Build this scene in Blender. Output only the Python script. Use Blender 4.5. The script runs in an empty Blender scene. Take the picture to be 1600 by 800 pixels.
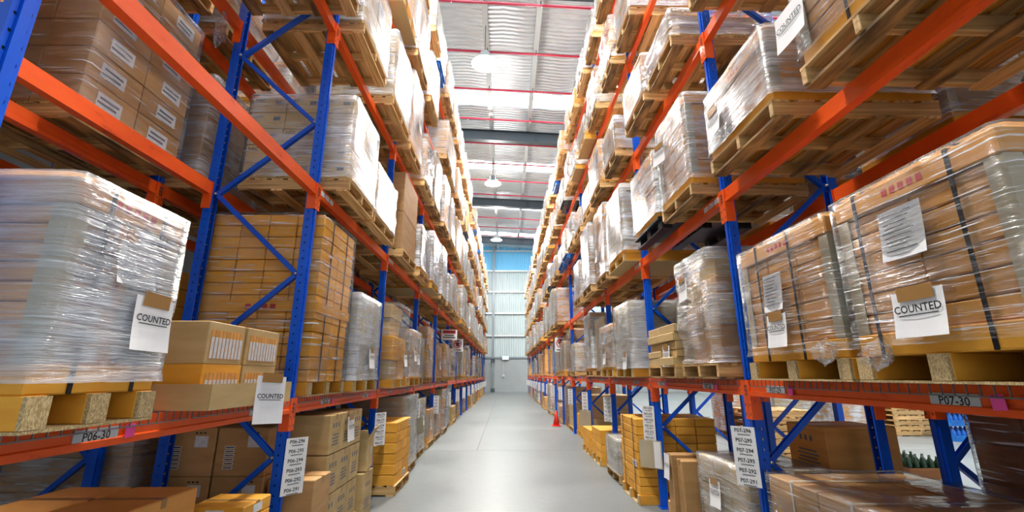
import bpy, bmesh, math, random
from mathutils import Vector, Matrix, noise

random.seed(7)
S = bpy.context.scene
C = S.collection
PI = math.pi

# ------------------------------------------------------------------ camera
cam_d = bpy.data.cameras.new('camera'); cam = bpy.data.objects.new('camera', cam_d); C.objects.link(cam)
CAM_H, CAM_F, CAM_P, CAM_YAW = 1.6, 701.0, 0.259, 0.0143
cam_d.sensor_fit = 'HORIZONTAL'; cam_d.sensor_width = 36.0
cam_d.lens = CAM_F / 1600 * 36.0
cam_d.clip_start = 0.05; cam_d.clip_end = 300
cam.location = (0, 0, CAM_H)
cam.rotation_euler = (PI / 2 + CAM_P, 0, -CAM_YAW)
S.camera = cam

# ------------------------------------------------------------------ world, view, light bounces
W = bpy.data.worlds.new('world'); S.world = W; W.use_nodes = True
bg = W.node_tree.nodes['Background']
bg.inputs[0].default_value = (0.93, 0.96, 1.0, 1); bg.inputs[1].default_value = 0.72
S.view_settings.view_transform = 'Standard'; S.view_settings.look = 'None'
S.view_settings.exposure = 0.28; S.view_settings.gamma = 1.0
S.view_settings.use_curve_mapping = False
try:
    S.cycles.use_light_tree = False; S.cycles.max_bounces = 5; S.cycles.diffuse_bounces = 3; S.cycles.glossy_bounces = 2
    S.cycles.transmission_bounces = 3; S.cycles.transparent_max_bounces = 14
    S.cycles.sample_clamp_indirect = 6.0; S.cycles.caustics_reflective = False; S.cycles.caustics_refractive = False
    S.cycles.use_denoising = True; S.cycles.use_adaptive_sampling = True; S.cycles.adaptive_threshold = 0.04
except Exception:
    pass
LAMP_W = 960.0          # one high bay lamp
SKY_E = 9.0            # glow of the roof lights

# ------------------------------------------------------------------ layout numbers (metres)
XF = {-1: 1.80, 1: 1.95}                 # aisle face of the posts, left and right rack
DEP = 0.92 + 0.10                        # rack depth, outside to outside of the posts
BAY = {-1: 2.59, 1: 2.44}
Y0 = {-1: 1.41, 1: 1.29}                 # frame 0
NBS = {-1: 15, 1: 16}                    # bays
LV = {-1: [0, 1.41, 3.36, 5.18, 7.01, 8.84], 1: [0, 1.56, 3.20, 4.87, 6.54, 8.21]}
CON = {-1: 0.26, 1: 0.30}
BACK = {-1: 3.29, 1: 3.40}               # near face of the row standing behind
WALL_Y = 44.5
ROOF_Z = 14.4
SLOPE = -0.05
def roof(x): return ROOF_Z + SLOPE * x
SIDE = {-1: 'left', 1: 'right'}
ORD = ['zeroth', 'first', 'second', 'third', 'fourth', 'fifth', 'sixth', 'seventh', 'eighth', 'ninth', 'tenth', 'eleventh',
       'twelfth', 'thirteenth', 'fourteenth', 'fifteenth', 'sixteenth', 'seventeenth']
def lvname(l): return 'floor level' if l == 0 else ORD[l] + ' shelf'

# ------------------------------------------------------------------ materials
MATS = {}
def new_mat(name):
    m = bpy.data.materials.new(name); m.use_nodes = True
    nt = m.node_tree; p = nt.nodes['Principled BSDF']
    MATS[name] = m
    return m, nt, p
def N(nt, t, **kw):
    n = nt.nodes.new(t)
    for k, v in kw.items(): setattr(n, k, v)
    return n
def ramp(nt, src, stops):
    r = N(nt, 'ShaderNodeValToRGB'); e = r.color_ramp.elements
    while len(e) < len(stops): e.new(0.5)
    for i, (pos, c) in enumerate(stops):
        e[i].position = pos; e[i].color = (*c, 1) if len(c) == 3 else c
    nt.links.new(src, r.inputs[0]); return r
def mapping(nt, scale, rnd=True):
    tc = N(nt, 'ShaderNodeTexCoord'); mp = N(nt, 'ShaderNodeMapping'); mp.inputs['Scale'].default_value = scale
    nt.links.new(tc.outputs['Object'], mp.inputs['Vector'])
    if rnd:
        oi = N(nt, 'ShaderNodeObjectInfo'); ml = N(nt, 'ShaderNodeMath', operation='MULTIPLY'); ml.inputs[1].default_value = 37.0
        nt.links.new(oi.outputs['Random'], ml.inputs[0])
        nt.links.new(ml.outputs[0], mp.inputs['Location'])
    return mp
def tex(nt, scale, vec, detail=3.0, rough=0.55, dist=0.0):
    n = N(nt, 'ShaderNodeTexNoise'); n.inputs['Scale'].default_value = scale; n.inputs['Detail'].default_value = detail
    n.inputs['Roughness'].default_value = rough; n.inputs['Distortion'].default_value = dist
    nt.links.new(vec, n.inputs['Vector']); return n
def bump(nt, src, p, strength, dist=0.01):
    b = N(nt, 'ShaderNodeBump'); b.inputs['Strength'].default_value = strength; b.inputs['Distance'].default_value = dist
    nt.links.new(src, b.inputs['Height']); nt.links.new(b.outputs[0], p.inputs['Normal']); return b
def plain(name, col, rough=0.5, metal=0.0, spec=0.5):
    m, nt, p = new_mat(name)
    p.inputs['Base Color'].default_value = (*col, 1); p.inputs['Roughness'].default_value = rough
    p.inputs['Metallic'].default_value = metal; p.inputs['Specular IOR Level'].default_value = spec
    return m
def noisy(name, c1, c2, scale=(8, 8, 8), rough=0.7, bmp=0.0, ob=0.0, detail=4, metal=0.0, spec=0.4, lo=0.35, hi=0.65):
    """two-tone procedural; ob = brightness variation from object to object"""
    m, nt, p = new_mat(name)
    mp = mapping(nt, scale); t = tex(nt, 1.0, mp.outputs[0], detail)
    r = ramp(nt, t.outputs['Fac'], [(lo, c1), (hi, c2)])
    out = r.outputs[0]
    if ob:
        oi = N(nt, 'ShaderNodeObjectInfo'); mr = N(nt, 'ShaderNodeMapRange')
        mr.inputs['To Min'].default_value = 1 - ob; mr.inputs['To Max'].default_value = 1 + ob
        nt.links.new(oi.outputs['Random'], mr.inputs['Value'])
        hs = N(nt, 'ShaderNodeHueSaturation'); nt.links.new(mr.outputs[0], hs.inputs['Value']); nt.links.new(out, hs.inputs['Color'])
        out = hs.outputs[0]
    nt.links.new(out, p.inputs['Base Color'])
    p.inputs['Roughness'].default_value = rough; p.inputs['Metallic'].default_value = metal
    p.inputs['Specular IOR Level'].default_value = spec
    if bmp: bump(nt, t.outputs['Fac'], p, bmp)
    return m

noisy('blue_paint', (0.001, 0.075, 0.58), (0.002, 0.105, 0.70), (3, 3, 3), 0.32, 0, 0.06)
def orange():
    m, nt, p = new_mat('orange_paint')
    mp = mapping(nt, (9, 3, 9)); t = tex(nt, 1.0, mp.outputs[0], 6, 0.65)
    r = ramp(nt, t.outputs['Fac'], [(0.26, (0.42, 0.04, 0.006)), (0.4, (0.86, 0.095, 0.007)), (0.8, (0.95, 0.13, 0.012))])
    nt.links.new(r.outputs[0], p.inputs['Base Color']); p.inputs['Roughness'].default_value = 0.38
orange()
for nm, c1, c2 in (('kraft_yellow', (0.76, 0.345, 0.03), (0.86, 0.42, 0.05)), ('kraft_brown', (0.46, 0.255, 0.095), (0.54, 0.31, 0.125)),
                   ('kraft_beige', (0.52, 0.36, 0.155), (0.60, 0.43, 0.20)), ('kraft_orange', (0.68, 0.315, 0.075), (0.77, 0.38, 0.10)),
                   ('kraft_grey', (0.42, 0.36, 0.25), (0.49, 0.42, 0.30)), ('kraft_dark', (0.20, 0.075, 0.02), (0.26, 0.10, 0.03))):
    noisy(nm, c1, c2, (3, 3, 14), 0.6, 0.0, 0.10, 2)
for nm, sc in (('wood_x', (2, 40, 40)), ('wood_y', (40, 2, 40))):
    noisy(nm, (0.44, 0.235, 0.075), (0.80, 0.53, 0.23), sc, 0.7, 0.0, 0.2, 3, lo=0.3, hi=0.62)
noisy('wood_worn', (0.10, 0.062, 0.03), (0.46, 0.27, 0.10), (14, 3, 30), 0.8, 0.0, 0.2, 4)
noisy('particle', (0.36, 0.25, 0.11), (0.66, 0.50, 0.26), (260, 260, 90), 0.85, 0.3, 0.06, 3, lo=0.42, hi=0.58)
noisy('black_plastic', (0.010, 0.013, 0.022), (0.02, 0.024, 0.035), (6, 6, 6), 0.4)
noisy('blue_plastic', (0.01, 0.12, 0.5), (0.02, 0.2, 0.62), (6, 6, 6), 0.4)
noisy('card_edge', (0.43, 0.37, 0.25), (0.51, 0.44, 0.31), (4, 4, 12), 0.6, 0, 0.05)
plain('strap_black', (0.006, 0.008, 0.014), 0.35)
plain('strap_yellow', (0.75, 0.62, 0.03), 0.4)
plain('strap_white', (0.7, 0.7, 0.68), 0.4)
noisy('paper', (0.80, 0.81, 0.84), (0.86, 0.87, 0.88), (6, 6, 6), 0.75)
noisy('label_paper', (0.62, 0.63, 0.66), (0.76, 0.77, 0.78), (30, 30, 30), 0.7)
plain('ink', (0.006, 0.007, 0.012), 0.6)
plain('ink_red', (0.55, 0.03, 0.04), 0.6)
plain('ink_grey', (0.16, 0.16, 0.18), 0.6)
plain('plate_grey', (0.52, 0.56, 0.62), 0.45)
plain('pink_note', (0.95, 0.09, 0.42), 0.6)
plain('tape_brown', (0.36, 0.19, 0.06), 0.3)
plain('wire_zinc', (0.22, 0.23, 0.26), 0.35, 0.6)
plain('red_pipe', (0.42, 0.012, 0.045), 0.3)
plain('steel_grey', (0.20, 0.235, 0.27), 0.4, 0.2)
plain('steel_light', (0.50, 0.53, 0.55), 0.4, 0.3)
plain('steel_dark', (0.045, 0.06, 0.075), 0.45, 0.2)
plain('cone_red', (0.85, 0.03, 0.02), 0.4)
plain('sign_white', (0.8, 0.8, 0.8), 0.4)
plain('sign_red', (0.55, 0.01, 0.02), 0.4)
plain('dark_red_box', (0.14, 0.008, 0.012), 0.4)
plain('bottle_green', (0.006, 0.03, 0.012), 0.15)
plain('bottle_blue', (0.02, 0.16, 0.65), 0.15)
plain('bolt', (0.5, 0.5, 0.48), 0.35, 0.8)

def film(name, lo, hi, tint=(0.86, 0.90, 0.96), bstr=0.6):
    """stretch film: clear between white, shiny, nearly horizontal pleats"""
    m, nt, p = new_mat(name)
    out = nt.nodes['Material Output']
    tc = N(nt, 'ShaderNodeTexCoord'); oi = N(nt, 'ShaderNodeObjectInfo')
    ml = N(nt, 'ShaderNodeMath', operation='MULTIPLY'); ml.inputs[1].default_value = 53.0
    nt.links.new(oi.outputs['Random'], ml.inputs[0])
    def layer(scale, rot, detail, rough, dist):
        mp = N(nt, 'ShaderNodeMapping'); mp.inputs['Scale'].default_value = scale; mp.inputs['Rotation'].default_value = rot
        nt.links.new(ml.outputs[0], mp.inputs['Location']); nt.links.new(tc.outputs['Object'], mp.inputs['Vector'])
        return tex(nt, 1.0, mp.outputs[0], detail, rough, dist)
    t = layer((2.2, 2.2, 34.0), (0.16, -0.14, 0), 4, 0.68, 0.4)       # pleats
    t3 = layer((3.0, 3.0, 105.0), (-0.14, 0.12, 0), 2, 0.5, 0.0)        # fine bright creases
    t2 = layer((2.6, 2.6, 2.8), (0, 0, 0), 2, 0.6, 0.0)               # how many turns of film lie here
    ad = N(nt, 'ShaderNodeMath', operation='MULTIPLY_ADD'); ad.inputs[1].default_value = 1.0
    nt.links.new(t2.outputs['Fac'], ad.inputs[0]); nt.links.new(t.outputs['Fac'], ad.inputs[2])
    mr = N(nt, 'ShaderNodeMapRange'); mr.inputs['From Min'].default_value = 0.86; mr.inputs['From Max'].default_value = 1.20
    mr.inputs['To Min'].default_value = lo; mr.inputs['To Max'].default_value = hi
    nt.links.new(ad.outputs[0], mr.inputs['Value'])
    cr = N(nt, 'ShaderNodeMapRange'); cr.inputs['From Min'].default_value = 0.59; cr.inputs['From Max'].default_value = 0.70
    cr.inputs['To Min'].default_value = 0.0; cr.inputs['To Max'].default_value = 0.8
    nt.links.new(t3.outputs['Fac'], cr.inputs['Value'])
    mxm = N(nt, 'ShaderNodeMath', operation='MAXIMUM'); nt.links.new(mr.outputs[0], mxm.inputs[0]); nt.links.new(cr.outputs[0], mxm.inputs[1])
    p.inputs['Base Color'].default_value = (*tint, 1); p.inputs['Roughness'].default_value = 0.16
    p.inputs['Specular IOR Level'].default_value = 1.0
    sm = N(nt, 'ShaderNodeMath', operation='MULTIPLY_ADD'); sm.inputs[1].default_value = 0.35
    nt.links.new(t3.outputs['Fac'], sm.inputs[0]); nt.links.new(t.outputs['Fac'], sm.inputs[2])
    bp = bump(nt, sm.outputs[0], p, bstr, 0.03)
    tr = N(nt, 'ShaderNodeBsdfTransparent'); mx = N(nt, 'ShaderNodeMixShader')
    nt.links.new(mxm.outputs[0], mx.inputs[0]); nt.links.new(tr.outputs[0], mx.inputs[1]); nt.links.new(p.outputs[0], mx.inputs[2])
    gl = N(nt, 'ShaderNodeBsdfGlossy'); gl.inputs['Roughness'].default_value = 0.12; nt.links.new(bp.outputs[0], gl.inputs['Normal'])
    lw = N(nt, 'ShaderNodeLayerWeight'); lw.inputs['Blend'].default_value = 0.09; nt.links.new(bp.outputs[0], lw.inputs['Normal'])
    mg = N(nt, 'ShaderNodeMixShader'); nt.links.new(lw.outputs['Fresnel'], mg.inputs[0]); nt.links.new(mx.outputs[0], mg.inputs[1]); nt.links.new(gl.outputs[0], mg.inputs[2])
    nt.links.new(mg.outputs[0], out.inputs['Surface'])
    return m
film('film_veil', 0.26, 0.62, (0.74, 0.80, 0.90), 0.5)
film('film_clear', 0.0, 0.16)
film('film_mid', 0.08, 0.50)
film('film_white', 0.10, 0.88)  # heavy white film; on the upper shelves its white also paints in lamp glare

def emit(name, col, strength):
    m, nt, p = new_mat(name)
    p.inputs['Base Color'].default_value = (*col, 1)
    p.inputs['Emission Color'].default_value = (*col, 1); p.inputs['Emission Strength'].default_value = strength
    return m
emit('lamp_glow', (1.0, 0.97, 0.90), 60.0)
MATS['lamp_glow'].cycles.emission_sampling = 'NONE'      # the area light in the lamp does the lighting
emit('skylight_glow', (0.90, 0.96, 1.0), SKY_E)
emit('exit_glow', (0.55, 0.85, 0.9), 0.9)

def concrete():
    m, nt, p = new_mat('floor_concrete')
    mp = mapping(nt, (1, 1, 1), False); t = tex(nt, 0.7, mp.outputs[0], 7, 0.62); t2 = tex(nt, 9.0, mp.outputs[0], 5, 0.7)
    r = ramp(nt, t.outputs['Fac'], [(0.3, (0.155, 0.175, 0.182)), (0.7, (0.20, 0.222, 0.228))])
    r2 = ramp(nt, t2.outputs['Fac'], [(0.25, (0.80, 0.80, 0.80)), (0.5, (1, 1, 1))])
    mx = N(nt, 'ShaderNodeMix', data_type='RGBA', blend_type='MULTIPLY'); mx.inputs['Factor'].default_value = 0.6
    nt.links.new(r.outputs[0], mx.inputs[6]); nt.links.new(r2.outputs[0], mx.inputs[7]); nt.links.new(mx.outputs[2], p.inputs['Base Color'])
    rr = N(nt, 'ShaderNodeMapRange'); rr.inputs['To Min'].default_value = 0.28; rr.inputs['To Max'].default_value = 0.5
    nt.links.new(t.outputs['Fac'], rr.inputs['Value']); nt.links.new(rr.outputs[0], p.inputs['Roughness'])
    bump(nt, t2.outputs['Fac'], p, 0.05)
concrete()
noisy('wall_concrete', (0.27, 0.30, 0.31), (0.32, 0.35, 0.36), (0.6, 0.6, 0.6), 0.7)
plain('clad_grey', (0.44, 0.52, 0.54), 0.45)
plain('clad_blue', (0.15, 0.50, 0.80), 0.4)
plain('joint', (0.05, 0.05, 0.05), 0.9)
def foil():
    m, nt, p = new_mat('roof_foil')
    tc = N(nt, 'ShaderNodeTexCoord'); mp = N(nt, 'ShaderNodeMapping'); mp.inputs['Scale'].default_value = (0.9, 5.0, 1)
    nt.links.new(tc.outputs['Object'], mp.inputs['Vector'])
    t = tex(nt, 1.0, mp.outputs[0], 5, 0.6)
    w = N(nt, 'ShaderNodeTexWave', wave_type='BANDS', bands_direction='Y'); w.inputs['Scale'].default_value = 1.55
    w.inputs['Distortion'].default_value = 1.2; w.inputs['Detail'].default_value = 2; w.inputs['Detail Scale'].default_value = 1.5
    nt.links.new(tc.outputs['Object'], w.inputs['Vector'])
    ad = N(nt, 'ShaderNodeMath', operation='MULTIPLY_ADD'); ad.inputs[1].default_value = 0.8
    nt.links.new(w.outputs['Fac'], ad.inputs[0]); nt.links.new(t.outputs['Fac'], ad.inputs[2])
    r = ramp(nt, t.outputs['Fac'], [(0.3, (0.62, 0.69, 0.74)), (0.7, (0.86, 0.91, 0.94))])
    nt.links.new(r.outputs[0], p.inputs['Base Color'])
    p.inputs['Metallic'].default_value = 0.35; p.inputs['Roughness'].default_value = 0.3
    bump(nt, ad.outputs[0], p, 1.0, 0.09)
foil()

# ------------------------------------------------------------------ mesh helpers
def link(o): C.objects.link(o); return o
def mesh_from(bm, name, mats, smooth=False):
    me = bpy.data.meshes.new(name); bm.to_mesh(me); bm.free()
    for m in (mats if isinstance(mats, (list, tuple)) else [mats]): me.materials.append(MATS[m])
    if smooth:
        for f in me.polygons: f.use_smooth = True
    return me
def obj(name, me, parent=None, loc=(0, 0, 0), rot=None, mat4=None, scale=None):
    o = bpy.data.objects.new(name, me); C.objects.link(o)
    if parent is not None: o.parent = parent
    if mat4 is not None: o.matrix_basis = mat4
    else:
        o.location = loc
        if rot: o.rotation_euler = rot
    if scale: o.scale = scale
    return o
def tag(o, label, cat, group=None, kind=None):
    if label: o['label'] = label
    if cat: o['category'] = cat
    if group: o['group'] = group
    if kind or cat: o['kind'] = kind or 'thing'
    return o
def thing(name, label, cat, loc=(0, 0, 0), rz=0.0, group=None):
    o = bpy.data.objects.new(name, None); C.objects.link(o); o.location = loc; o.rotation_euler = (0, 0, rz)
    o.empty_display_size = 0.1
    return tag(o, label, cat, group)
def bm_box(bm, x0, x1, y0, y1, z0, z1, mi=0):
    v = [bm.verts.new(p) for p in ((x0, y0, z0), (x1, y0, z0), (x1, y1, z0), (x0, y1, z0), (x0, y0, z1), (x1, y0, z1), (x1, y1, z1), (x0, y1, z1))]
    fs = []
    for q in ((0, 3, 2, 1), (4, 5, 6, 7), (0, 1, 5, 4), (1, 2, 6, 5), (2, 3, 7, 6), (3, 0, 4, 7)):
        f = bm.faces.new([v[i] for i in q]); f.material_index = mi; fs.append(f)
    return fs
BOXES = {}
def box(dx, dy, dz, mat, bev=0.0, origin='c'):
    """cached box mesh; origin c = centre of the base"""
    k = (round(dx, 3), round(dy, 3), round(dz, 3), mat, bev, origin)
    if k not in BOXES:
        bm = bmesh.new()
        z0, z1 = (0, dz) if origin == 'c' else (-dz / 2, dz / 2)
        bm_box(bm, -dx / 2, dx / 2, -dy / 2, dy / 2, z0, z1)
        if bev: bmesh.ops.bevel(bm, geom=bm.edges[:], offset=bev, segments=1, affect='EDGES')
        BOXES[k] = mesh_from(bm, 'box', mat)
    return BOXES[k]
def face_mat(s, y, z, x, tilt=0.0):
    """frame for a flat thing on an aisle-facing side: x axis to the reader's right, y up, z towards the aisle; s = rack side"""
    ex = Vector((0, -s, 0)); ez = Vector((-s, 0, 0)); ey = Vector((0, 0, 1))
    m = Matrix((ex, ey, ez)).transposed().to_4x4()
    return Matrix.Translation((x, y, z)) @ m @ Matrix.Rotation(tilt, 4, 'Z')
NEAR_FACE = Matrix(((1, 0, 0), (0, 0, 1), (0, 1, 0))).to_4x4()
def near_mat(x, y, z, tilt=0.0):
    """frame for a flat thing on a side that faces the front (-y)"""
    m = Matrix(((1, 0, 0), (0, 0, -1), (0, 1, 0))).to_4x4()
    return Matrix.Translation((x, y, z)) @ m @ Matrix.Rotation(tilt, 4, 'Z')
def bar_mat(a, b):
    """frame with z along a->b, origin a"""
    a = Vector(a); b = Vector(b); d = (b - a)
    q = d.to_track_quat('Z', 'X')
    return Matrix.Translation(a) @ q.to_matrix().to_4x4(), d.length

# lettering, made while the scene is still small
TXT = {}
def text_mesh(s, size, mat='ink'):
    k = (s, size, mat)
    if k not in TXT:
        cu = bpy.data.curves.new('lettering', 'FONT'); cu.body = s; cu.size = size; cu.align_x = 'CENTER'; cu.align_y = 'CENTER'
        cu.resolution_u = 2; cu.offset = size * 0.016
        o = bpy.data.objects.new('t', cu); C.objects.link(o)
        dg = bpy.context.evaluated_depsgraph_get()
        me = bpy.data.meshes.new_from_object(o.evaluated_get(dg)); me.materials.clear(); me.materials.append(MATS[mat])
        bpy.data.objects.remove(o); bpy.data.curves.remove(cu)
        TXT[k] = me
    return TXT[k]
for _s, _z in (('COUNTED', 0.039), ('COUNTED', 0.045)): text_mesh(_s, _z)
for _p in ('P06', 'P07'):
    for _n in range(30, 22, -1): text_mesh('%s-%d' % (_p, _n), 0.05)
    for _n in (29, 27, 25):
        for _k in range(6, 0, -1): text_mesh('%s-%d%d' % (_p, _n, _k), 0.04)
for _t, _z in (('NEC', 0.05), ('24', 0.035), ('EXIT', 0.16), ('DANGER', 0.085), ('MADE IN CHINA', 0.05)): text_mesh(_t, _z)
text_mesh('24', 0.035, 'ink_red')
# ------------------------------------------------------------------ setting: floor, walls, roof
def struct(o): o['kind'] = 'structure'; return o
XL, XR_ = -4.9, 18.0
YB = -7.0
floor = struct(obj('floor', box(XR_ - XL, WALL_Y - YB + 0.5, 0.2, 'joint'), None, ((XL + XR_) / 2, (WALL_Y + YB) / 2, -0.206)))
def slab(x0, x1, y0, y1):
    g = 0.004
    obj('slab', box(x1 - x0 - 2 * g, y1 - y0 - 2 * g, 0.05, 'floor_concrete'), floor, ((x0 + x1) / 2 - floor.location.x, (y0 + y1) / 2 - floor.location.y, -0.05 + 0.206))
ys = [YB, 4.3, 10.6, 18.2, 26.0, 34.0, WALL_Y]
for i in range(len(ys) - 1):
    xs = [XL, -0.62, 5.2, 11.0, XR_] if i >= 2 else [XL, 5.2, 11.0, XR_]
    for j in range(len(xs) - 1): slab(xs[j], xs[j + 1], ys[i], ys[i + 1])

# end wall: concrete plinth, corrugated cladding between girts, columns
wall_end = bpy.data.objects.new('wall_end', None); C.objects.link(wall_end); wall_end.location = (0, WALL_Y, 0); struct(wall_end)
for x0, x1 in ((XL, 2.8), (2.8, 10.8), (10.8, XR_)):
    obj('concrete_panel', box(x1 - x0 - 0.02, 0.18, 3.2, 'wall_concrete', 0.01), wall_end, ((x0 + x1) / 2, 0.09, 0))
def corrugated(w, h, mat, pitch=0.22):
    bm = bmesh.new(); n = int(w / pitch); prev = None
    for i in range(n + 1):
        for fx, d in ((0, 0), (0.35, 0), (0.5, 0.045), (0.85, 0.045)):
            x = -w / 2 + (i + fx) * pitch
            if x > w / 2: break
            a = bm.verts.new((x, d, 0)); b = bm.verts.new((x, d, h))
            if prev: bm.faces.new((prev[0], a, b, prev[1]))
            prev = (a, b)
    return mesh_from(bm, 'cladding', mat)
gz = [3.2, 5.3, 7.5, 9.65, 11.8, 13.9]
for i in range(len(gz)):
    z0 = gz[i]; z1 = gz[i + 1] if i + 1 < len(gz) else 15.3
    obj('cladding_panel', corrugated(XR_ - XL, z1 - z0, 'clad_grey' if z0 < 11 else 'clad_blue'), wall_end, ((XL + XR_) / 2, 0.1, z0))
    g = obj('girt', box(XR_ - XL, 0.12, 0.16, 'steel_grey' if i in (0,) else 'steel_light'), wall_end, ((XL + XR_) / 2, -0.02, z0 - 0.08))
for x in (-1.2, 5.6, 12.4):
    c = obj('column', box(0.16, 0.16, 14.3, 'steel_grey'), wall_end, (x, -0.17, 0.02))
    for dx in (-0.1, 0.1): obj('flange', box(0.02, 0.22, 14.3, 'steel_grey'), c, (dx, 0, 0))
    for z in (0, 2.75): obj('bracket_plate', box(0.4, 0.05, 0.35, 'steel_dark'), c, (0, -0.12, z))
wall_left = struct(obj('wall_left', box(0.2, WALL_Y - YB, 15.2, 'clad_grey'), None, (XL - 0.1, (WALL_Y + YB) / 2, 0)))
wall_right = struct(obj('wall_right', box(0.2, WALL_Y - YB, 14, 'clad_grey'), None, (XR_ + 0.1, (WALL_Y + YB) / 2, 0)))

# roof: foil between strips of roof light, purlins along the aisle, rafters across, red sprinkler pipes
strips = [(-1.9 + 7.2 * k, -0.6 + 7.2 * k) for k in range(0, 7)]
strips = [(a - 0.0, b) for a, b in [(4.0, 5.2), (11.2, 12.4), (18.3, 19.55), (25.4, 26.7), (32.4, 33.7), (39.7, 41.0)]]
ceiling = bpy.data.objects.new('ceiling', None); C.objects.link(ceiling); ceiling.location = (0, 0, ROOF_Z); ceiling.rotation_euler = (0, math.atan(-SLOPE), 0); struct(ceiling)
edges = [YB] + [v for s in strips for v in s] + [WALL_Y + 0.2]
RW = XR_ - XL + 0.4; RX = (XL + XR_) / 2
for i in range(0, len(edges), 2):
    a, b = edges[i], edges[i + 1]
    bm = bmesh.new(); nx, ny = 14, max(2, int((b - a) / 1.2)); vs = []
    for iy in range(ny + 1):
        row = []
        for ix in range(nx * 2 + 1):
            x = -RW / 2 + RW * ix / (nx * 2)
            row.append(bm.verts.new((x, a + (b - a) * iy / ny, -0.07 * (0.5 + 0.5 * math.sin(ix * PI)) - (0.06 if ix % 2 else 0))))
        vs.append(row)
    for iy in range(ny):
        for ix in range(nx * 2):
            bm.faces.new((vs[iy][ix], vs[iy + 1][ix], vs[iy + 1][ix + 1], vs[iy][ix + 1]))
    ob = obj('foil_sheet', mesh_from(bm, 'foil', 'roof_foil', True), ceiling, (RX, 0, 0.02))
for i, (a, b) in enumerate(strips):
    w = bpy.data.objects.new('window_%d' % (i + 1), None); C.objects.link(w); w.location = (RX, (a + b) / 2, roof(RX) + 0.02)
    w.rotation_euler = (0, math.atan(-SLOPE), 0); struct(w)
    for k in range(14):
        dx = RW / 14
        obj('pane', box(dx - 0.05, b - a - 0.04, 0.02, 'skylight_glow'), w, (-RW / 2 + (k + 0.5) * dx, 0, 0))
PURX = [-0.78 + 1.94 * k for k in range(-2, 10)]
for k, x in enumerate(PURX):
    bm = bmesh.new(); L = WALL_Y - YB
    bm_box(bm, -0.1, 0.1, 0, L, 0.18, 0.20); bm_box(bm, -0.012, 0.012, 0, L, 0.02, 0.18); bm_box(bm, -0.1, 0.1, 0, L, 0, 0.02)
    struct(obj('trim_%d' % (k + 1), mesh_from(bm, 'purlin', 'steel_light'), None, (x, YB, roof(x) - 0.34)))
for k, y in enumerate((2.3, 11.8, 21.3, 30.8, 40.3)):
    r = bpy.data.objects.new('trim_%d' % (k + 31), None); C.objects.link(r); r.location = (RX, y, roof(RX) - 0.95); r.rotation_euler = (0, math.atan(-SLOPE), 0); struct(r)
    obj('lower_flange', box(RW, 0.3, 0.03, 'steel_dark'), r, (0, 0, 0)); obj('web', box(RW, 0.03, 0.54, 'steel_dark'), r, (0, 0, 0.03)); obj('upper_flange', box(RW, 0.3, 0.03, 'steel_dark'), r, (0, 0, 0.57))
    for x in (-3.2, 1.55, 6.5, 11.5): obj('stiffener_plate', box(0.03, 0.28, 0.5, 'steel_dark'), r, (x - RX, 0, 0.05))
def tube(L, r, mat, seg=8):
    bm = bmesh.new(); bmesh.ops.create_cone(bm, cap_ends=True, segments=seg, radius1=r, radius2=r, depth=L)
    return mesh_from(bm, 'tube', mat, True)
pipe_me = tube(RW, 0.045, 'red_pipe'); hang_me = box(0.03, 0.03, 0.16, 'steel_dark')
sprink_me = tube(0.1, 0.02, 'steel_light', 6)
for k in range(14):
    y = 7.8 + 2.42 * k
    t = thing('sprinkler_pipe', 'red sprinkler pipe under the roof, %s from the camera' % ORD[k + 1], 'pipe', (RX, y, roof(RX) - 0.52), 0, 'sprinkler pipes')
    t.rotation_euler = (0, math.atan(-SLOPE), 0)
    obj('pipe', pipe_me, t, (0, 0, 0), (0, PI / 2, 0))
    for x in PURX: obj('hanger', hang_me, t, (x - RX, 0, 0.03))
    for x in (-1.9, 1.2): obj('sprinkler_head', sprink_me, t, (x - RX, 0, -0.08))

# high bay lamps
def lamp_shell():
    bm = bmesh.new(); prof = [(0.07, 0.52), (0.12, 0.46), (0.13, 0.26), (0.2, 0.2), (0.31, 0.02), (0.33, 0.0), (0.30, 0.01), (0.18, 0.19)]
    n = 24; rings = [[bm.verts.new((r * math.cos(2 * PI * i / n), r * math.sin(2 * PI * i / n), z)) for i in range(n)] for r, z in prof]
    for a, b in zip(rings, rings[1:]):
        for i in range(n): bm.faces.new((a[i], a[(i + 1) % n], b[(i + 1) % n], b[i]))
    bm.faces.new(rings[0])
    return mesh_from(bm, 'reflector', 'steel_light', True)
shell_me = lamp_shell(); glow_me = tube(0.03, 0.28, 'lamp_glow', 24); 
LAMPS = [(-0.78, y, 'over the aisle') for y in (3.4, 13.9, 24.4, 35.8)]
LAMPS += [(x, y, w) for x, w in ((8.92, 'added beyond the right rack'),) for y in (3.4, 13.9, 24.4, 35.8)]  # unseen lamps added to light the area past the right rack
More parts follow.
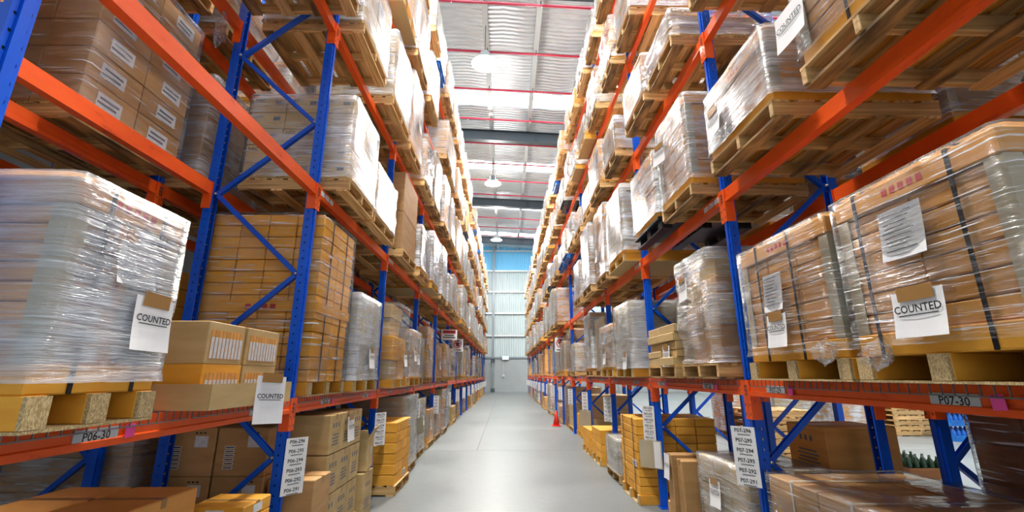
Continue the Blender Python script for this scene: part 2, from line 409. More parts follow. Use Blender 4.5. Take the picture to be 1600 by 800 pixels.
for i, (x, y, w) in enumerate(LAMPS):
    t = thing('high_bay_lamp', 'round high bay lamp %s, %s from the camera' % (w, ORD[i % 4 + 1]), 'lamp', (x, y, 12.45), 0, 'high bay lamps')
    obj('reflector', shell_me, t, scale=(1.5, 1.5, 1)); obj('bulb', glow_me, t, (0, 0, 0.03), scale=(1.5, 1.5, 1)); obj('hanging_rod', box(0.025, 0.025, roof(x) - 0.33 - 12.95, 'steel_dark'), t, (0, 0, 0.5))
    ld = bpy.data.lights.new('lamp_light', 'AREA'); ld.shape = 'DISK'; ld.size = 0.9; ld.energy = LAMP_W; ld.color = (1.0, 0.96, 0.88)
    lo = bpy.data.objects.new('lamp_light', ld); C.objects.link(lo); lo.parent = t; lo.location = (0, 0, -0.03)
    pd = bpy.data.lights.new('lamp_spill', 'POINT'); pd.shadow_soft_size = 0.3; pd.energy = LAMP_W * 0.55; pd.color = (1.0, 0.97, 0.92)      # light that leaves the open bowl sideways and up
    po = bpy.data.objects.new('lamp_spill', pd); C.objects.link(po); po.parent = t; po.location = (0, 0, -0.36)

# ------------------------------------------------------------------ racks
def holed_post(h, fancy=True):
    """hollow open-backed post: aisle face at x=0 looking -x, 0.1 wide (y), 0.1 deep (x), slotted"""
    bm = bmesh.new(); W2, D = 0.042, 0.076
    def plate(cols, f, rows, holes):
        for j in range(len(rows) - 1):
            for i in range(len(cols) - 1):
                if holes and i in holes and (j % 4) == holes[i]: continue
                q = [f(cols[i], rows[j]), f(cols[i + 1], rows[j]), f(cols[i + 1], rows[j + 1]), f(cols[i], rows[j + 1])]
                bm.faces.new([bm.verts.new(p) for p in q])
    if fancy:
        rows = [0.0]; z = 0.05
        while z + 0.075 < h:
            rows += [z, z + 0.014, z + 0.0375, z + 0.0515]; z += 0.075
        rows.append(h)
        # every four rows: hole row, gap, hole row, gap
        plate([-W2, -0.030, -0.018, 0.018, 0.030, W2], lambda y, z: (0, y, z), rows, {1: 1, 3: 3})
        for sy in (-1, 1): plate([0, 0.032, 0.044, D], lambda x, z, sy=sy: (x, sy * W2, z), rows, {1: 1})
        plate([-W2, -0.026], lambda y, z: (D, y, z), [0, h], None); plate([0.026, W2], lambda y, z: (D, y, z), [0, h], None)
        bm_box(bm, 0.006, 0.012, -0.036, 0.036, 0, h, 1)  # dark strip inside the post, painted shade seen through the slots
    else:
        bm_box(bm, 0, D, -W2, W2, 0, h)
    bm_box(bm, -0.012, 0.02, -0.018, 0.018, 0.012, h - 0.01)       # raised middle rib of the face
    return mesh_from(bm, 'post', ['blue_paint', 'steel_dark'])
POST_H = 9.3
post_f, post_s = holed_post(POST_H), holed_post(POST_H, False)
base_me = box(0.15, 0.16, 0.012, 'blue_paint')
NODE0, NODEP = 0.185, 0.765
def brace_mesh():
    L = math.hypot(0.82, NODEP)
    bm = bmesh.new(); bm_box(bm, -0.02, -0.016, -0.02, 0.02, 0, L); bm_box(bm, -0.02, 0.02, 0.016, 0.02, 0, L); bm_box(bm, -0.02, 0.02, -0.02, -0.016, 0, L)
    return mesh_from(bm, 'brace', 'blue_paint')
brace_me = brace_mesh(); hbar_me = box(0.82, 0.04, 0.04, 'blue_paint')
bolt_me = tube(0.02, 0.012, 'bolt', 6)
card_me = box(0.19, 0.43, 0.002, 'paper', 0, 'm')
cardline_me = box(0.10, 0.007, 0.001, 'ink_grey', 0, 'm')
def frame(s, k, xf, y, row='', card=True, nlev=6):
    nm = '%s rack%s' % (SIDE[s], row)
    lab = 'blue upright frame of the %s, %s from the camera' % (nm, ORD[k + 1])
    t = thing('rack_upright', lab, 'rack upright', (s * xf, y, 0), 0, 'upright frames of the ' + nm)
    me = post_f if k <= 5 and not row else post_s
    for d, fl in ((0, 1), (DEP, -1)):
        p = obj('post', me, t, (s * d, 0, 0.012), (0, 0, 0 if s * fl > 0 else PI))
        obj('base_plate', base_me, p, (0.05, 0, -0.012))
    a, b = 0.09, DEP - 0.09
    i = 0; z = NODE0
    while z + NODEP < (POST_H if not row else 7.5):
        d0, d1 = (b, a) if i % 2 == 0 else (a, b)
        m, L = bar_mat((s * d0, 0, z), (s * d1, 0, z + NODEP))
        br = obj('brace', brace_me, t, mat4=m)
        if k <= 3 and not row: obj('bolt', bolt_me, t, (s * d1, -0.035, z + NODEP), (PI / 2, 0, 0))
        z += NODEP; i += 1
    obj('cross_bar', hbar_me, t, (s * DEP / 2, 0, 0.13))
    if card:
        n = 29 - 2 * (k - 1)
        c = obj('location_card', card_me, t, mat4=face_mat(s, 0.02, LV[s][1] - CON[s] - 0.27, -s * 0.075, random.uniform(-.02, .02)) @ Matrix.Rotation(s * 0.62, 4, 'Y'))
        for q in range(6):
            yy = 0.185 - q * 0.073
            tm = TXT.get(('%s-%d%d' % ('P06' if s < 0 else 'P07', n, 6 - q), 0.04, 'ink'))
            if tm: obj('lettering', tm, c, (0, yy, 0.0022))
            else: obj('code_line', cardline_me, c, (0, yy, 0.0017), scale=(1.1, 2.2, 1))
            obj('barcode', cardline_me, c, (0.005, yy - 0.029, 0.0015))
    return t
BEAM_H = 0.12
def beam_mesh(L):
    prof = [(-0.014, 0), (-0.014, 0.030), (-0.004, 0.036), (-0.004, BEAM_H), (0.05, BEAM_H), (0.05, 0)]
    bm = bmesh.new(); a = [bm.verts.new((x, 0, z)) for x, z in prof]; b = [bm.verts.new((x, L, z)) for x, z in prof]
    n = len(prof); bm.faces.new(a[::-1]); bm.faces.new(b)
    for i in range(n): bm.faces.new((a[i], a[(i + 1) % n], b[(i + 1) % n], b[i]))
    bmesh.ops.recalc_face_normals(bm, faces=bm.faces[:])
    return mesh_from(bm, 'beam', 'orange_paint')
def conn_mesh(h, sgn):
    """angle bracket that hooks on the post: front plate over half the post, side plate along the post's flank; y=0 at the post's centre"""
    bm = bmesh.new()
    y0, y1 = (0.002, 0.049) if sgn > 0 else (-0.049, -0.002)
    bm_box(bm, -0.019, -0.0125, y0, y1, 0, h)
    y0, y1 = (0.043, 0.049) if sgn > 0 else (-0.049, -0.043)
    bm_box(bm, -0.019, 0.065, y0, y1, 0, h)
    yy = 0.03 * sgn
    for z in (0.03, 0.10):
        bm_box(bm, -0.0205, -0.018, yy - 0.005, yy + 0.005, z, z + 0.02, 1)
    for z in (h - 0.12, h - 0.09, h - 0.06):
        bm_box(bm, -0.0205, -0.018, sgn * 0.012 - 0.006, sgn * 0.012 + 0.006, z, z + 0.022, 1)
    return mesh_from(bm, 'connector', ['orange_paint', 'steel_dark'])
BM = {s: beam_mesh(BAY[s] - 0.098) for s in (-1, 1)}
CM = {(s, g): conn_mesh(CON[s], g) for s in (-1, 1) for g in (-1, 1)}
plate_me = box(0.225, 0.066, 0.003, 'plate_grey'); pink_me = box(0.055, 0.06, 0.002, 'pink_note'); mini_me = box(0.09, 0.05, 0.002, 'label_paper')
def beam(s, k, lev, xf, rear=False, row=''):
    """bay k lies between frame k and k+1"""
    y = Y0[s] + k * BAY[s]; z = LV[s][lev]
    flip = rear
    lab = 'orange %s beam, %s rack%s, %s, %s bay' % ('rear' if rear else 'front', SIDE[s], row, lvname(lev), ORD[k + 1])
    t = thing('rack_beam', lab, 'rack beam', (s * xf, y, z), 0, 'beams of the %s rack%s' % (SIDE[s], row))
    sx = s * (-1 if flip else 1)
    b = obj('beam_bar', BM[s], t, (0, 0.049, -BEAM_H), scale=(sx, 1, 1))
    for g, yy in ((1, 0), (-1, BAY[s])):
        obj('connector', CM[(s, g)], t, (0, yy, -CON[s]), scale=(sx, 1, 1))
    if not rear and not row and lev == 1:
        for q, yy in ((0, 0.72), (1, 2.05)):
            if k <= 3:
                n = 30 - 2 * k - q
                p = obj('location_label', plate_me, t, mat4=face_mat(s, yy, -0.070, -s * 0.0055, 0))
                obj('lettering', text_mesh('%s-%d' % ('P06' if s < 0 else 'P07', n), 0.05), p, (0, 0, 0.0035))
            else:
                obj('location_label', mini_me, t, mat4=face_mat(s, yy, -0.05, -s * 0.0055, 0))
            if k <= 2: obj('sticky_note', pink_me, t, mat4=face_mat(s, yy - s * 0.0 + (0.17 if s < 0 else -0.19), -0.065, -s * 0.016, 0.06))
    if not rear and not row and lev == 2 and 1 <= k <= 5:
        for yy in (0.12, 0.23, 0.34): obj('code_sticker', mini_me, t, mat4=face_mat(s, yy, -0.05, -s * 0.0055, 0))
    return t
for s in (-1, 1):
    for k in range(NBS[s] + 1): frame(s, k, XF[s], Y0[s] + k * BAY[s])
    for k in range(NBS[s]):
        for lev in range(1, 6):
            beam(s, k, lev, XF[s]); beam(s, k, lev, XF[s] + DEP, True)
    row = ' back row'
    for k in range(0, 6): frame(s, k, BACK[s], Y0[s] + k * BAY[s], row, False)
    for k in range(0, 5):
        for lev in range(1, 5):
            if s > 0 and lev == 1 and k > 2: pass
            beam(s, k, lev, BACK[s], False, row); beam(s, k, lev, BACK[s] + DEP, True, row)

# wire mesh decks on the first shelf
def deck_mesh(w, dep):
    """x from the aisle (0) inward; wires bent down over the beam"""
    bm = bmesh.new(); r = 0.0025
    n = int(w / 0.055)
    for i in range(n + 1):
        y = i * w / n
        bm_box(bm, -0.022, dep, y - r, y + r, 0, 2 * r); bm_box(bm, -0.024, -0.019, y - r, y + r, -0.045, 2 * r)
    for x in [0.05 + i * 0.12 for i in range(int(dep / 0.12))]: bm_box(bm, x - r, x + r, 0, w, -2 * r + 0.0055, 0.0055)
    bm_box(bm, -0.025, -0.018, 0, w, -0.05, -0.044)
    return mesh_from(bm, 'deck', 'wire_zinc')
for s in (-1, 1):
    w = (BAY[s] - 0.2) / 2; me = deck_mesh(w, 0.98)
    for k in range(0, 5):
        for q in (0, 1):
            t = thing('wire_deck', 'grey wire mesh deck, %s rack first shelf, %s bay, %s half' % (SIDE[s], ORD[k + 1], ('near', 'far')[q]), 'wire deck',
                      (s * XF[s], Y0[s] + k * BAY[s] + 0.08 + q * (w + 0.04), LV[s][1] + 0.0005), 0, 'wire decks')
            o = obj('wire_grid', me, t, scale=(s, 1, 1)); o['kind'] = 'stuff'

# ------------------------------------------------------------------ pallets
PW, PD = 1.06, 1.10
PAL_H = {'wood': 0.131, 'card': 0.118, 'plastic': 0.14}
JOINED = {}
def pallet(kind, s, xf, y0, y1, z, label, group, lod, tint='wood', D=PD):
    """xf: distance of its aisle edge from the aisle's centre line"""
    w = y1 - y0
    loc = (s * (xf + D / 2), (y0 + y1) / 2, z)
    w = round(w * 20) / 20
    pieces = []                                    # name, mesh args, place
    if kind == 'wood':
        for y in (-w / 2 + 0.022, 0, w / 2 - 0.022): pieces.append(('bearer', (D, 0.042, 0.095, 'wood_x', 0.003), (0, y, 0.018)))
        for i, x in enumerate((-0.48, -0.16, 0.16, 0.48)): pieces.append(('bottom_board', (0.11, w, 0.018, 'wood_y' if (i + lod) % 2 else 'wood_worn', 0.0), (x * D / 1.1, 0, 0)))
        n = 7
        for i in range(n): pieces.append(('deck_board', (0.115, w, 0.018, 'wood_y', 0.0), (-D / 2 + 0.0575 + i * (D - 0.115) / (n - 1), 0, 0.113)))
    elif kind == 'card':
        for y in (-w / 2 + 0.045, 0, w / 2 - 0.045):
            pieces.append(('bearer', (D - 0.03, 0.085, 0.108, 'kraft_yellow', 0.004), (0, y, 0.01)))
            pieces.append(('bearer_end', (0.015, 0.083, 0.104, 'particle', 0.0), (-s * (D / 2 - 0.0075), y, 0.012)))
        pieces.append(('base_sheet', (D, w, 0.01, 'particle', 0.0), (0, 0, 0)))
    else:
        m = 'black_plastic' if tint == 'wood' else tint
        pieces.append(('deck', (D, w, 0.035, m, 0.006), (0, 0, 0.105)))
        for x in (-0.45, 0, 0.45):
            pieces.append(('runner', (0.12, w, 0.02, m, 0.004), (x, 0, 0)))
            for y in (-w / 2 + 0.07, 0, w / 2 - 0.07): pieces.append(('foot_block', (0.12, 0.13, 0.085, m, 0.004), (x, y, 0.02)))
    if lod >= 2:
        k = (kind, w, s if kind == 'card' else 0, tint, D)
        if k not in JOINED:
            bm = bmesh.new(); mats = []
            for nm, a, p in pieces:
                if a[3] not in mats: mats.append(a[3])
                bm_box(bm, p[0] - a[0] / 2, p[0] + a[0] / 2, p[1] - a[1] / 2, p[1] + a[1] / 2, p[2], p[2] + a[2], mats.index(a[3]))
            JOINED[k] = mesh_from(bm, 'pallet', mats)
        o = obj('pallet', JOINED[k], None, loc, (0, 0, 0))
        return tag(o, label, 'pallet', group)
    t = thing('pallet', label, 'pallet', loc, 0, group)
    for nm, a, p in pieces: obj(nm, box(*a), t, p)
    return t

# ------------------------------------------------------------------ stretch film
def wrap_mesh(seed, amp, mat, fold=0.12, bulge=0.0, np_=12, nr=14):
    """unit shell: x, y in -0.5..0.5, z in 0..1, open below, folded in on top"""
    rnd = random.Random(seed); bm = bmesh.new()
    per = []
    cr = 0.03
    for q in range(4):
        a0 = (-0.5, -0.5), (0.5, -0.5), (0.5, 0.5), (-0.5, 0.5)
        p, n = a0[q], a0[(q + 1) % 4]
        for i in range(np_):
            f = i / np_; f = cr + (1 - 2 * cr) * f
            per.append((p[0] + (n[0] - p[0]) * f, p[1] + (n[1] - p[1]) * f))
        per.append((p[0] + (n[0] - p[0]) * (1 - cr), p[1] + (n[1] - p[1]) * (1 - cr)))
    rings = []
    for j in range(nr + 1):
        z = j / nr; row = []
        for x, y in per:
            v = noise.noise(Vector((x * 4 + seed * 3.1, y * 4, z * 5))) + 0.5 * noise.noise(Vector((x * 11, y * 11 + seed, z * 16)))
            sc = 1 + amp * v + bulge * noise.noise(Vector((seed * 1.7, x, z * 3.1)))
            if j == 0: sc += 0.015 + amp * 0.8 * rnd.random()
            zz = z + (amp * 2.0 * noise.noise(Vector((x * 6, y * 6, seed))) if j == 0 else 0)
            row.append(bm.verts.new((x * sc, y * sc, max(0.004, zz))))
        rings.append(row)
    for f, dz in ((fold * 0.4, 0.004), (fold, 0.002)):
        rings.append([bm.verts.new((x * (1 - 2 * f), y * (1 - 2 * f), 1 + dz + amp * 0.4 * rnd.random())) for x, y in per])
    n = len(per)
    for a, b in zip(rings, rings[1:]):
        for i in range(n): bm.faces.new((a[i], a[(i + 1) % n], b[(i + 1) % n], b[i]))
    return mesh_from(bm, 'film', mat, True)
WR = {}
def wraps(mat, var):
    k = (mat, var)
    if k not in WR:
        amp, bulge, fold = ((0.010, 0, 0.10), (0.014, 0, 0.2), (0.012, 0.01, 0.34), (0.034, 0.05, 0.36))[var]
        WR[k] = wrap_mesh(var * 5 + len(WR), amp, mat, fold, bulge, 12 if var < 3 else 16, 14 if var < 3 else 22)
    return WR[k]
def crumple(seed):
    bm = bmesh.new(); bmesh.ops.create_icosphere(bm, subdivisions=3, radius=0.5)
    for v in bm.verts:
        n = noise.noise(v.co * 4 + Vector((seed, 0, 0))) + 0.6 * noise.noise(v.co * 11)
        v.co *= 0.75 + 0.45 * n
    return mesh_from(bm, 'loose_film', 'film_clear')
CRUMP = [crumple(1), crumple(5)]

# ------------------------------------------------------------------ sheets, labels
def sheet_mesh(w, h, mat, curl=0.012):
    bm = bmesh.new(); n = 5; vs = []
    for j in range(n + 1):
        for i in range(n + 1):
            u, v = i / n - 0.5, j / n - 0.5
            vs.append(bm.verts.new((u * w, v * h, curl * (0.5 - v) ** 2 + curl * 0.5 * (u * 2) ** 2 * (0.5 - v))))
    for j in range(n):
        for i in range(n): bm.faces.new((vs[j * (n + 1) + i], vs[j * (n + 1) + i + 1], vs[(j + 1) * (n + 1) + i + 1], vs[(j + 1) * (n + 1) + i]))
    return mesh_from(bm, 'sheet', mat)
SH = {}
def sheet(t, s, x, y, z, w=0.21, h=0.22, tilt=0.0, counted=True, tape=True, size=0.039, lean=0.0):
    k = (w, h)
    if k not in SH: SH[k] = sheet_mesh(w, h, 'paper')
    m = face_mat(s, y, z, x, tilt) @ Matrix.Rotation(lean, 4, 'Y')
    o = obj('paper_sheet', SH[k], t, mat4=m)
    if counted:
        o['label'] = 'white sheet reading COUNTED'
        obj('lettering', text_mesh('COUNTED', size), o, (0, 0.02, 0.009)); obj('underline', box(size * 4.0, 0.004, 0.001, 'ink'), o, (0, 0.02 - size * 0.55, 0.009))
        if tape: obj('tape', box(w * 0.7, 0.06, 0.001, 'tape_brown'), o, (0, h / 2 - 0.01, 0.006))
    else:
        for q in range(9): obj('print_line', box(w * (0.72 - 0.28 * ((q * 37) % 4) / 3), 0.0045, 0.0006, 'ink_grey'), o, (-w * (0.04 + 0.07 * ((q * 37) % 4) / 3), h * (0.38 - 0.088 * q), 0.011))
    return o
lab_me = box(0.13, 0.075, 0.0012, 'label_paper'); lab_l = box(0.10, 0.012, 0.0006, 'ink_grey')
print_me = box(0.07, 0.045, 0.0008, 'ink_grey')

# ------------------------------------------------------------------ loads
CB = {}
def corner_board(h, s):
    k = round(h, 2)
    if k not in CB:
        bm = bmesh.new(); bm_box(bm, 0, 0.07, 0, 0.005, 0, h); bm_box(bm, 0, 0.005, 0.005, 0.07, 0, h)
        CB[k] = mesh_from(bm, 'corner_board', 'card_edge')
    return CB[k]
def strap(t, s, D, y, z0, z1, mat='strap_black', w=0.018):
    bm = bmesh.new(); e = 0.004
    xa = -s * (D / 2 + e)
    bm_box(bm, xa - 0.0015, xa + 0.0015, -w / 2, w / 2, 0, z1 - z0 + e)
    bm_box(bm, -D / 2 - e, D / 2 + e, -w / 2, w / 2, z1 - z0 + e, z1 - z0 + e + 0.003)
    return obj('strap', mesh_from(bm, 'strap', mat), t, (0, y, z0))
def cartons(t, s, D, w, z0, z1, nx, ny, nz, mat, lod, labels=0.0, prints=0.0, jit=0.0, rnd=random, bev=0.006, text=None):
    cd, cw, ch = D / nx, w / ny, (z1 - z0) / nz
    me = box(cd - 0.008, cw - 0.008, ch - 0.0055, mat, bev)
    fx = nx - 1 if s < 0 else 0
    for iz in range(nz):
        for iy in range(ny):
            for ix in range(nx):
                if not (ix == fx or iy == 0 or iz == nz - 1): continue
                x = -D / 2 + (ix + 0.5) * cd; y = -w / 2 + (iy + 0.5) * cw; z = z0 + iz * ch
                j = jit * rnd.uniform(-1, 1)
                c = obj('carton', me, t, (x + j, y + jit * rnd.uniform(-1, 1), z), (0, 0, j * 0.5))
                if ix == fx and rnd.random() < labels:
                    lw = min(1.7, cw * 0.72 / 0.13); lh = min(1.6, ch * 0.72 / 0.075)
                    l = obj('shipping_label', lab_me, c, mat4=face_mat(s, rnd.uniform(-.1, .1) * cw, ch * 0.5, -s * (cd / 2 - 0.0005)) @ Matrix.Diagonal((lw, lh, 1, 1)))
                    obj('print_line', lab_l, l, (0, 0.012, 0.001)); obj('print_line', lab_l, l, (-0.01, -0.014, 0.001))
                if prints and iy == 0 and rnd.random() < prints:
                    if text: obj('lettering', text_mesh(text, 0.05), c, mat4=near_mat(-cd * 0.28, -cw / 2 + 0.001, ch * 0.72))
                    obj('print_mark', print_me, c, mat4=near_mat(cd * 0.26, -cw / 2 + 0.0015, ch * 0.6))
def load(s, xf, D, y0, y1, z, zt, label, group, lod, style='cartons', mat='kraft_brown', nx=3, ny=3, nz=5, film='film_mid', var=0,
         labels=0.0, sheets=(), straps=(), prints=0.0, seed=0, cat='pallet load', text=None, strapmat='strap_black', rz=0.0, name='pallet_load', loose=False):
    rnd = random.Random(seed * 13 + 5)
    w = y1 - y0; h = zt - z
    t = thing(name, label, cat, (s * (xf + D / 2), (y0 + y1) / 2, z), rz, group)
    fx = -s * D / 2
    top = h
    if style == 'export':
        obj('tray', box(D, w, 0.10, 'kraft_yellow', 0.006), t, (0, 0, 0.0))
        ch = 0.10
        obj('cap', box(D, w, ch, mat, 0.006), t, (0, 0, h - ch))
        if lod == 0:
            for q in range(5): obj('red_mark', box(0.028, 0.034, 0.0008, 'ink_red', 0, 'm'), t, mat4=face_mat(s, s * (0.0 + 0.045 * (q - 2)), h - 0.05, fx - s * 0.0006))
        i = 0.012
        if lod < 2: cartons(t, s, D - 2 * i, w - 2 * i, 0.101, h - ch - 0.002, nx, ny, nz, mat, lod, labels, prints, 0, rnd)
        else: obj('carton', box(round(D - 2 * i, 2), round(w - 2 * i, 2), round(h - 0.205, 2), mat, 0.006), t, (0, 0, 0.101))
        bh = h - 0.2 - 0.006
        me = corner_board(bh, s)
        for sx in (-1, 1):
            for sy in (-1, 1):
                if lod >= 2 and sx == s: continue
                obj('corner_board', me, t, (sx * (D / 2 - 0.004), sy * (w / 2 - 0.004), 0.103), scale=(-sx, -sy, 1))
        for y in straps: strap(t, s, D, y, 0.0, h, strapmat)
    elif style == 'cartons':
        if lod < 2: cartons(t, s, D, w, 0.0, h, nx, ny, nz, mat, lod, labels, prints, 0.002, rnd, text=text)
        else:
            q = min(nz, 4); dz = h / q
            for i in range(q): obj('carton_tier', box(round(D, 2), round(w, 2), round(dz - 0.006, 2), mat, 0.01), t, (0, 0, i * dz))
        for y in straps: strap(t, s, D, y, 0.0, h, strapmat)
    elif style == 'tall':
        a = h * rnd.uniform(0.45, 0.6)
        obj('carton', box(round(D - 0.02, 2), round(w, 2), round(a, 2), mat, 0.008), t, (0, 0, 0))
        obj('carton', box(round(D - 0.02, 2), round(w, 2), round(h - a - 0.004, 2), mat, 0.008), t, (0, 0, round(a, 2) + 0.002))
        for y in straps: strap(t, s, D, y, 0.0, h, strapmat)
    elif style == 'film':
        z_ = 0.0; i = 0
        while z_ < h - 0.12:
            dz = min(rnd.choice((0.22, 0.28, 0.34)), h - z_)
            k = rnd.uniform(0.76, 0.95); n = 2 if rnd.random() < 0.6 else 1
            for q in range(n):
                cw = round(w * k / n - 0.005, 2)
                obj('carton', box(round(D * k, 2), cw, round(dz - 0.004, 2), rnd.choice((mat, 'kraft_beige', mat)), 0.008), t,
                    (rnd.uniform(-.02, .02), (q - (n - 1) / 2) * (w * k / n), z_))
            z_ += dz; i += 1
        top = z_
    elif style == 'flat':
        z_ = 0.0
        while z_ < h - 0.05:
            dz = rnd.choice((0.075, 0.09))
            for q in range(2):
                obj('carton', box(D, round(w / 2 - 0.004, 3), dz - 0.003, mat, 0.006), t, (rnd.uniform(-.03, .03), (q - 0.5) * w / 2 + rnd.uniform(-.004, .004), z_), (0, 0, rnd.uniform(-.02, .02)))
            z_ += dz
        top = z_
    if film:
        zz = -0.02 if style != 'export' else 0.035
        obj('stretch_film', wraps(film, var), t, (0, 0, zz if zz > 0 else 0.0), scale=(D + 0.05, w + 0.05, top - max(zz, 0) + 0.012))
    for sh in sheets:
        sheet(t, s, fx - s * ((0.045 if sh.get('counted', True) else 0.012) if film else 0.012), **sh)
    return t

def vari(h):                                        # how the load looks, for its label
    return h
FILMW = {'film_veil': 'cloudy-wrapped', 'film_clear': 'clear-wrapped', 'film_mid': 'film-wrapped', 'film_white': 'white-wrapped', None: 'unwrapped'}
MATW = {'kraft_yellow': 'yellow', 'kraft_brown': 'brown', 'kraft_beige': 'beige', 'kraft_orange': 'tan', 'kraft_grey': 'grey', 'kraft_dark': 'dark brown'}
STW = {'export': 'capped load', 'cartons': 'cartons', 'tall': 'large boxes', 'film': 'bulging load', 'flat': 'flat cartons'}
def where(s, k, lev, q, row=''):
    return '%s rack%s %s, %s bay, %s half' % (SIDE[s], row, lvname(lev), ORD[k + 1], ('near', 'far')[q])
SPEC = {}
def sh(y, z, **kw): return dict(y=y, z=z, **kw)
SPEC[(-1, 0, 0, 0)] = SPEC[(-1, 0, 0, 1)] = SPEC[(-1, 1, 0, 0)] = SPEC[(-1, 1, 0, 1)] = None
SPEC[(-1, 0, 1, 0)] = dict(y=(1.52, 2.06), xf=1.52, zt=2.30, pal='card', style='export', mat='kraft_orange', nx=3, ny=2, nz=8, film='film_veil', var=0, labels=1.0,
                           straps=(-0.12, 0.15), sheets=[sh(0.135, 0.27, tilt=-0.03), sh(0.04, 0.5, w=0.2, h=0.17, counted=False)])
SPEC[(-1, 0, 1, 1)] = None
SPEC[(-1, 0, 2, 0)] = SPEC[(-1, 0, 2, 1)] = None
SPEC[(-1, 1, 1, 0)] = dict(y=(4.12, 4.98), xf=1.72, zt=3.10, pal='card', style='cartons', mat='kraft_yellow', nx=4, ny=2, nz=14, film='film_clear', var=1, straps=(-0.2, 0.2))
SPEC[(-1, 1, 1, 1)] = dict(y=(5.08, 5.96), xf=1.64, zt=2.5, pal='card', style='tall', mat='kraft_grey', film='film_veil', var=1, straps=(-0.25, 0.2), strapmat='strap_yellow', sheets=[sh(0.05, 0.25)])
SPEC[(-1, 1, 2, 0)] = dict(y=(4.15, 5.0), xf=1.56, zt=4.42, pal='wood', style='cartons', mat='kraft_beige', nx=3, ny=2, nz=5, film='film_mid', var=0, prints=0.8, text='NEC', sheets=[sh(0.2, 0.62, counted=False)])
SPEC[(-1, 1, 2, 1)] = dict(y=(5.12, 6.1), xf=1.58, zt=4.15, pal='wood', style='tall', mat='kraft_brown', film='film_mid', var=1, sheets=[sh(0.1, 0.5, counted=False)])
SPEC[(-1, 1, 3, 0)] = dict(y=(4.1, 5.05), xf=1.55, zt=6.3, pal='wood', style='cartons', mat='kraft_beige', nx=3, ny=2, nz=6, film='film_mid', var=1, sheets=[sh(0.1, 0.6, counted=False, w=0.25, h=0.35)])
SPEC[(-1, 2, 1, 0)] = dict(y=(6.72, 7.6), xf=1.6, zt=2.65, pal='card', style='film', mat='kraft_yellow', film='film_clear', var=3, sheets=[sh(0.1, 0.3)])
SPEC[(-1, 2, 1, 1)] = dict(y=(7.75, 8.7), xf=1.6, zt=2.35, pal='card', style='export', mat='kraft_orange', film='film_mid', var=1, ny=2, nz=5, sheets=[sh(0.1, 0.35), sh(-0.2, 0.4)])
SPEC[(-1, 2, 0, 0)] = dict(y=(6.75, 7.7), xf=1.50, zt=0.95, pal='wood', style='cartons', mat='kraft_yellow', nx=3, ny=4, nz=6, film=None, labels=0.1)
SPEC[(-1, 2, 0, 1)] = dict(y=(7.85, 8.8), xf=1.62, zt=1.25, pal='wood', style='tall', mat='kraft_grey', film='film_mid', var=1)
SPEC[(1, 0, 1, 0)] = dict(y=(1.40, 2.22), xf=1.72, zt=2.46, pal='card', style='export', mat='kraft_orange', nx=3, ny=2, nz=6, film='film_clear', var=0, straps=(-0.22, 0.27),
                          sheets=[sh(-0.0, 0.16, w=0.24, h=0.19, size=0.045), sh(0.03, 0.52, w=0.22, h=0.23, counted=False)], crumple=[(0.25, -0.03)])
SPEC[(1, 0, 1, 1)] = dict(y=(2.30, 3.21), xf=1.72, zt=2.45, pal='card', style='export', mat='kraft_orange', nx=3, ny=3, nz=5, film='film_clear', var=0, straps=(-0.12, 0.24),
                          sheets=[sh(0.04, 0.18, w=0.2, h=0.2), sh(0.08, 0.43, w=0.2, h=0.24, counted=False)], crumple=[(-0.36, 0.0)])
SPEC[(1, 0, 2, 0)] = dict(y=(1.41, 2.22), xf=1.72, zt=4.05, pal='wood', style='export', mat='kraft_orange', nx=3, ny=2, nz=5, film='film_clear', var=0, straps=(0.05,), sheets=[sh(0.4, 0.30, w=0.26, h=0.25, size=0.048, tape=False)])
SPEC[(1, 0, 2, 1)] = dict(y=(2.54, 3.42), xf=1.72, zt=3.9, pal='wood', style='export', mat='kraft_orange', nx=3, ny=2, nz=2, film='film_white', var=1, sheets=[sh(0.26, 0.26)], crumple=[(0.1, 0.06)])  # white film carries the painted glare of the aisle face
SPEC[(1, 0, 0, 0)] = SPEC[(1, 0, 0, 1)] = SPEC[(1, 1, 0, 0)] = SPEC[(1, 1, 0, 1)] = None
SPEC[(1, 1, 1, 0)] = dict(y=(3.90, 4.66), xf=1.80, zt=2.72, pal='wood', style='film', mat='kraft_brown', film='film_mid', var=3, sheets=[sh(0.12, 0.72, tilt=0.1)])
SPEC[(1, 1, 1, 1)] = dict(y=(4.76, 5.66), xf=1.76, zt=2.18, pal='wood', style='flat', mat='kraft_beige', film=None, sheets=[sh(-0.2, 0.1, counted=True)])
SPEC[(1, 1, 2, 0)] = dict(y=(3.84, 4.64), xf=1.72, zt=4.28, pal='wood', style='export', mat='kraft_orange', nx=3, ny=2, nz=5, film='film_mid', var=1, sheets=[sh(0.25, 0.62, lean=0.3)], under=True)
SPEC[(1, 1, 2, 1)] = dict(y=(4.78, 5.72), xf=1.72, zt=4.16, pal='plastic', style='export', mat='kraft_orange', nx=3, ny=2, nz=5, film='film_white', var=1)
SPEC[(1, 2, 0, 0)] = dict(y=(6.27, 7.10), xf=1.70, zt=1.04, pal='card', style='cartons', mat='kraft_yellow', nx=4, ny=3, nz=9, film=None, straps=(-0.25, 0.25), labels=0.04)
SPEC[(1, 2, 0, 1)] = dict(y=(7.35, 8.2), xf=1.72, zt=0.62, pal='wood', style='tall', mat='kraft_grey', film='film_mid', var=1)
SPEC[(1, 2, 1, 0)] = dict(y=(6.3, 7.25), xf=1.74, zt=2.62, pal='card', style='tall', mat='kraft_grey', film='film_mid', var=1, straps=(0.3,), strapmat='strap_yellow', sheets=[sh(-0.2, 0.1)])
